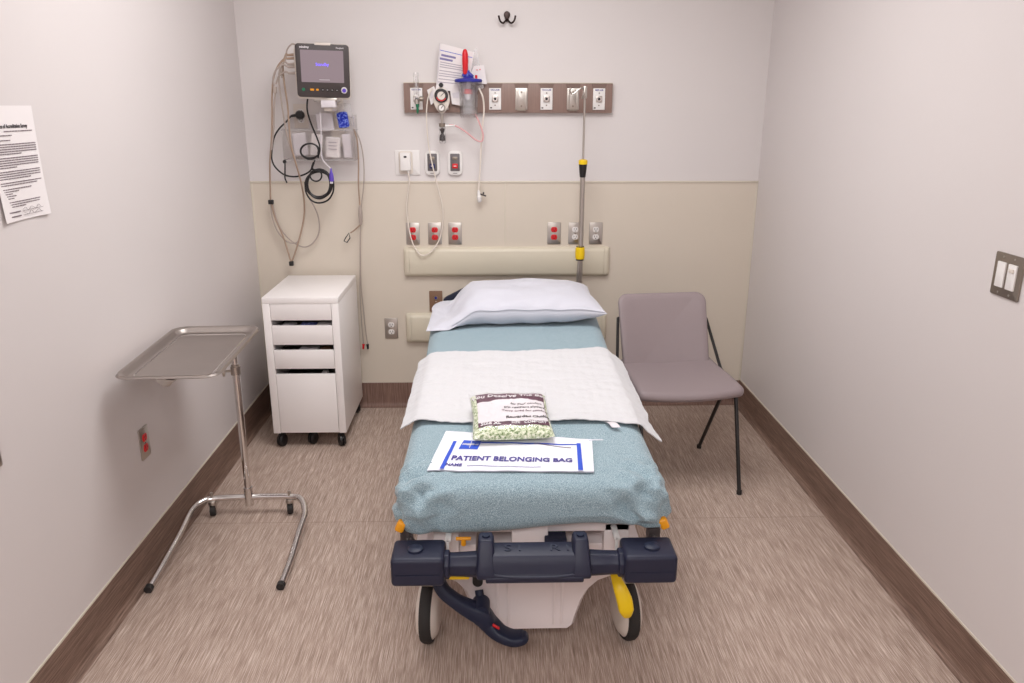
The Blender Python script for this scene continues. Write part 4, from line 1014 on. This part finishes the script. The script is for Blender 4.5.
# ---------------------------------------------------------------- sheet over the mattress
def sheetf(p, n):
    y = p.y; x = p.x
    q = Vector((x, y, 0))
    w = .0035*noise.noise(Vector((x*3, y*5, p.z*6)))+.0015*noise.noise(Vector((x*14, y*9, p.z*20)))
    # gathered corners at the foot
    cf = max(0, 1-abs(y-FY)/.20)*max(0, (abs(x-BX)-.17)/.18)
    fold = .007*math.sin(abs(x-BX)*60+(y-FY)*75+p.z*50)+.005*math.sin(abs(x-BX)*38-(y-FY)*120-p.z*30+1)+.016*noise.noise(Vector((x*26, y*26, p.z*26)))+.010*noise.noise(Vector((x*55, y*40, p.z*50)))
    k = 1.8*fold*min(1, cf*1.8)
    low = 1.0 if p.z < -.05 else 0.0
    flare = .006+.010*max(0, min(1, (-p.z-.02)/.1))+.006*max(0, min(1, (-1.9-y)/.3))*max(0, min(1, (-p.z-.01)/.05))
    hd_ = max(0, min(1, (y+1.5)/1.0))*.024
    px = BX+(x-BX)*(1+hd_/.35)+(1 if x > BX else -1)*(flare+k*.5)*abs(n.x)
    py = y-(k*.8+w*.8)*abs(n.y)*(1 if n.y < 0 else -1)
    droop = -.010*cf*(1 if p.z < -.06 else 0)
    bottom = .012*math.sin((x-BX)*9)*(1 if p.z < -.10 else 0)*(1 if y < FY+.1 else 0)
    return Vector((px, py, p.z+zt(y)+w*max(0, n.z)*1.2+k*.7*max(0, n.z)+droop+bottom))
sh = build('fitted_sheet', MB().rbox((BX, (FY+HY)/2, -.070), (HWm*2+.016, HY-FY, .140), .050, (50, 110, 8), sheetf), M_sheet, ang=80)
tag(sh, 'heather blue fitted sheet covering the stretcher mattress', 'sheet')

# ---------------------------------------------------------------- pillow
PCX, PCY = BX-.012, -.600
def pil(u, v, top):
    # u,v in -1..1
    uu = u*.39; vv = v*.245
    e = (1-abs(u)**3.2)*(1-abs(v)**2.6)
    e = max(e, 0)**.5
    left = max(0, min(1, (-u-.42)/.42)); left = left*left*(3-2*left)           # empty end of the pillowcase on the left
    th = .078*e*(1-.80*left)
    pinch = 1-.06*(1-abs(v))*abs(u)**4-.0*left
    pv = 1-.08*(1-abs(u)**2)*abs(v)**4
    x = uu*pinch; y = vv*pv*(1+.06*left)
    if v > 0: y *= 1-.30*left*v; x += .075*left*v*v
    r = math.radians(3.5)
    X = PCX+x*math.cos(r)-y*math.sin(r); Y = PCY+x*math.sin(r)+y*math.cos(r)
    wr = .010*noise.noise(Vector((u*2.2, v*2.4, 3+top)))+.004*noise.noise(Vector((u*8, v*4, top*2)))
    crease = .014*math.sin(u*24+v*6+3*noise.noise(Vector((u*4, v*4, 1))))*min(1, left*1.6)*(1-left*.4)+.012*math.sin(u*17-v*9+2*noise.noise(Vector((u*3, 2, 0))))*max(0, abs(v)-.55)/.45*(1-left)*(1 if v < 0 else 0)
    mid = .056*(1-left)+.014*left
    if top: z = mid+th+(wr+crease*.8)*e
    else:
        z = mid-min(th*.95, mid-.002)+(crease*.6)*e
        z = max(z, .003)
    edge = min(1, (1-max(abs(u), abs(v)))*6)
    lift = -.018*max(0, -v)*left
    z += lift*(1-edge)
    if left > .3 and not top: z = max(.003, z)
    return Vector((X, Y, zt(Y)+max(z, .002)+.003))
pm = MB().grid(lambda a, b: pil(a*2-1, b*2-1, 1), 90, 60).grid(lambda a, b: pil(a*2-1, b*2-1, 0), 90, 60)
po = thing('pillow', (PCX, PCY, zt(PCY)), 'white pillow in a cotton pillowcase at the head of the stretcher', 'pillow')
pb = build('pillowcase', pm, M_linen, po, ang=80)
seam = []
for i in range(0, 41):
    u = -.72+1.70*i/40; seam.append(pil(u, -.97, 1)+Vector((0, -.002, 0)))
build('hem', MB().tube(seam, .0025, n=6, res=1, smooth=False), M_linen, po)

# ---------------------------------------------------------------- quilted pad
def padf(u, v):
    s = -.40+.818*u                                   # across
    s += .006*noise.noise(Vector((v*5, 1, 0)))
    yb = -1.150-.02*math.sin(u*5)*1-.024*noise.noise(Vector((u*7, 0, 2)))+(-.05*max(0, -s-.28)/.12)-.03*max(0, s-.3)/.1
    yf = -1.828-.018*u+.022*noise.noise(Vector((u*5, 3, 1)))-.02*max(0, (u-.8))/.2
    y = yb+(yf-yb)*v
    e = .325; r = .045
    d = abs(s)-e; sg = 1 if s > 0 else -1
    if d <= 0: x = s; z = 0
    else:
        mx = math.radians(36+30*max(0, v-.75)/.25 if sg > 0 else 34)
        L1 = r*mx
        if d < L1: a = d/r; x = e+r*math.sin(a); z = -r*(1-math.cos(a))
        else: x = e+r*math.sin(mx)+(d-L1)*math.cos(mx); z = -r*(1-math.cos(mx))-(d-L1)*math.sin(mx)
        x *= sg
        if sg > 0 and v > .8 and d > L1: x += (d-L1)*.8*(v-.8)/.2
    q = .0040*noise.noise(Vector((x*14+y*9, y*20, 0)))+.005*noise.noise(Vector((x*5, y*8, 4)))+.0015*noise.noise(Vector((x*50, y*50, 0)))+.0012*math.sin((x+y)*95)*math.sin((x-y)*95)
    lift = 0
    if v > .9: lift = .006*(v-.9)/.1*(.5+.5*math.sin(u*19+1))
    return Vector((BX+x, y, zt(y)+.008+z+q+lift+.002))
pad = thing('absorbent_pad', (BX, -1.5, zt(-1.5)), 'white quilted pad spread across the middle of the stretcher', 'pad')
build('pad_cloth', MB().grid(padf, 110, 80), M_pad, pad, ang=80, solid=.003)
pt = padf(.795, 1.0)
build('care_tag', MB().grid(lambda a, b: Vector((pt.x-.012+.026*a+.018*b, pt.y-.003-.045*b, zt(pt.y)+.009+.006*math.sin(b*3))), 4, 6), M_label, pad, solid=.0006)

# ---------------------------------------------------------------- belongings bag
c1, c2, c3, c4 = G(427, 471, .651), G(594, 472, .651), G(592, 441, .652), G(446, 433, .652)
bg = thing('belongings_bag', (BX, -2.03, zt(-2.03)), 'white plastic patient belongings bag with blue print lying on the sheet', 'bag')
def bag_pt(u, v, h=0):
    p = (c1*(1-u)+c2*u)*(1-v)+(c4*(1-u)+c3*u)*v
    z = zt(p.y)+.005+.0022*noise.noise(Vector((u*7, v*4, 0)))+h
    return Vector((p.x, p.y, z+.001))
M_=MB().grid(lambda a, b: bag_pt(a, b, .003*min(1, min(a, 1-a, b, 1-b)*14)), 50, 20)
M_.grid(lambda a, b: bag_pt(a, b, -.0035), 50, 20)
build('bag_film', M_, M_bag, bg, ang=80)
def bag_patch(poly, name, mt, sub=14):
    m = MB()
    (u0, v0), (u1, v1), (u2, v2), (u3, v3) = poly
    def f(a, b):
        u = (u0*(1-a)+u1*a)*(1-b)+(u3*(1-a)+u2*a)*b; v = (v0*(1-a)+v1*a)*(1-b)+(v3*(1-a)+v2*a)*b
        return bag_pt(u, v, .0042)
    return build(name, m.grid(f, sub, sub//2), mt, bg)
bag_patch([(.075, 0), (.100, 0), (.108, .70), (.086, .70)], 'blue_stripe', M_bluepr)
bag_patch([(.905, 0), (.935, 0), (.922, .80), (.896, .80)], 'blue_stripe', M_bluepr)
bag_patch([(.27, .68), (.920, .745), (.920, .775), (.27, .715)], 'blue_border', M_bluepr, 30)
lg = bag_patch([(.140, .50), (.262, .50), (.270, .74), (.152, .74)], 'blue_logo_panel', M_bluepr)
def bag_text(body, u, v, hgt, su, name, mt, shear=0, bold=0, align='CENTER', par=None):
    # map text plane (x in units of bag width, y in bag depth)
    wbag = (c2-c1).length; dbag = (c4-c1).length
    cu_fn = lambda p: bag_pt(u+p.x/wbag*su, v+p.y/dbag, .0048)+Vector((0, 0, p.z))
    off = None
    return text(body, hgt, Matrix.Identity(4), mt, bg, name, align=align, fn=cu_fn, shear=shear, bold=bold, extrude=.0002)
bag_text('PATIENT BELONGING BAG', .495, .265, .040, .70, 'bag_lettering', M_purpr, bold=.0012)
bag_text('NAME', .150, .105, .022, .75, 'bag_lettering', M_purpr, bold=.0006)
bag_patch([(.23, .085), (.68, .07), (.68, .08), (.23, .095)], 'name_line', M_purpr, 20)
st = MB()
for a_, b_ in (((.185, .60), (.225, .64)), ((.208, .52), (.206, .72)), ((.198, .57), (.214, .66))):
    pts = [(a_[0]-.002, a_[1]-.012), (a_[0]+.002, a_[1]+.012), (b_[0]+.002, b_[1]+.012), (b_[0]-.002, b_[1]-.012)]
    st.loft([[bag_pt(p, q, .0046) for p, q in pts], [bag_pt(p, q, .0052) for p, q in pts]])
build('logo_star', st, M_plastic, bg)
bag_text('MEDLINE', .205, .62, .013, .9, 'logo_lettering', M_plastic, shear=.2, bold=.0004)
text_w = bag_patch([(.62, .72), (.86, .64), (.86, .66), (.62, .74)], 'small_print', M_print, 12)
p1 = bag_pt(.975, .93, .003)
build('drawstring', MB().tube([p1, p1+Vector((.02, -.004, .002)), p1+Vector((.042, -.002, .001))], .002, n=6), M_bag, bg)

# ---------------------------------------------------------------- packaged slippers (knit pack)
sk = thing('sock_pack', (-.01, -1.76, zt(-1.76)), 'clear pack of green and white patterned socks with a maroon label', 'sock pack')
a1, a2, a3, a4 = G(471, 439, .665), G(552, 440, .665), G(549, 398, .71), G(474, 403, .71)
SKC = (a1+a2+a3+a4)/4
ux = ((a2-a1)+(a3-a4)).normalized(); ux.z = 0; ux.normalize()
vy = Vector((-ux.y, ux.x, 0))
sw = ((a2-a1).length+(a3-a4).length)/2; sl = .25
yc_ = -1.875; xc_ = (a1.x+a2.x)/2
def sk_pt(u, v, top, h=0):
    # u across -1..1, v depth -1..1
    e = max(0, (1-abs(u)**6)*(1-abs(v)**5))**.5
    x = u*sw/2*(1-.05*(1-abs(v))*abs(u)**3); y = v*sl/2
    P = Vector((xc_, yc_, 0))+ux*x+vy*y
    base = zt(P.y)+.010+.022*(v+1)/2+.004*max(0, min(1, (P.y+1.87)/.06))
    n_ = .005*noise.noise(Vector((u*3, v*3, 1)))+.002*noise.noise(Vector((u*11, v*9, 5)))
    z = base+(.020+(.024 if top else -.018)*e)+(n_*e if top else 0)
    return Vector((P.x, P.y, z+h))
build('socks', MB().grid(lambda a, b: sk_pt(a*2-1, b*2-1, 1), 50, 36).grid(lambda a, b: sk_pt(a*2-1, b*2-1, 0), 50, 36), M_sock, sk, ang=80)
def sk_patch(u0, u1, v0, v1, name, mt, h, arc=0, n=24):
    return build(name, MB().grid(lambda a, b: sk_pt(u0+(u1-u0)*a, v0+(v1-v0)*b+arc*math.sin(PI*a)*(1-b if arc > 0 else b), 1, h), n, 12), mt, sk)
sk_patch(-.86, .92, -.74, .90, 'label', M_maroon, .0018)
sk_patch(-.86, .90, -.60, .36, 'label_panel', M_label, .0036, 0, 40)
wavy = MB().grid(lambda a, b: sk_pt(-.6+1.3*a, .34+.12*b*math.sin(PI*a), 1, .0036), 24, 6)
build('label_panel', wavy, M_label, sk)
def sk_text(body, u, v, size, mt, shear=0, bold=0, sx=1, nm='label_lettering'):
    return text(body, size, Matrix.Identity(4), mt, sk, nm, fn=lambda p: sk_pt(u+p.x/(sw/2), v+p.y/(sl/2), 1, .0046)+Vector((0, 0, p.z)), shear=shear, bold=bold, sx=sx)
sk_text('You Deserve The Best', .03, .62, .029, M_label, .15, .0006, .92)
sk_text('for your comfort', .42, .22, .014, M_ink, .1, .0002)
sk_text('Slip resistant slippers', .36, .06, .015, M_ink, .1, .0002)
sk_text('Terry lined for comfort', .36, -.12, .015, M_maroon, .1, .0002)
sk_text('Rewarded Choice', .40, -.42, .018, M_ink, 0, .0006)
sk_text('SIZE XL', -.55, -.67, .018, M_label, .1, .0005)
sk_text('SIZE   COMFORT', .40, -.67, .014, M_label, .1, .0003)
M_wrap = mat('sock_wrap_film', (240, 240, 240), .12, trans=.9, alpha=.12)
build('clear_wrap', MB().grid(lambda a, b: sk_pt((a*2-1)*1.04, (b*2-1)*1.05, 1, .0065+.002*noise.noise(Vector((a*12, b*10, 9)))), 40, 30), M_wrap, sk, ang=80)
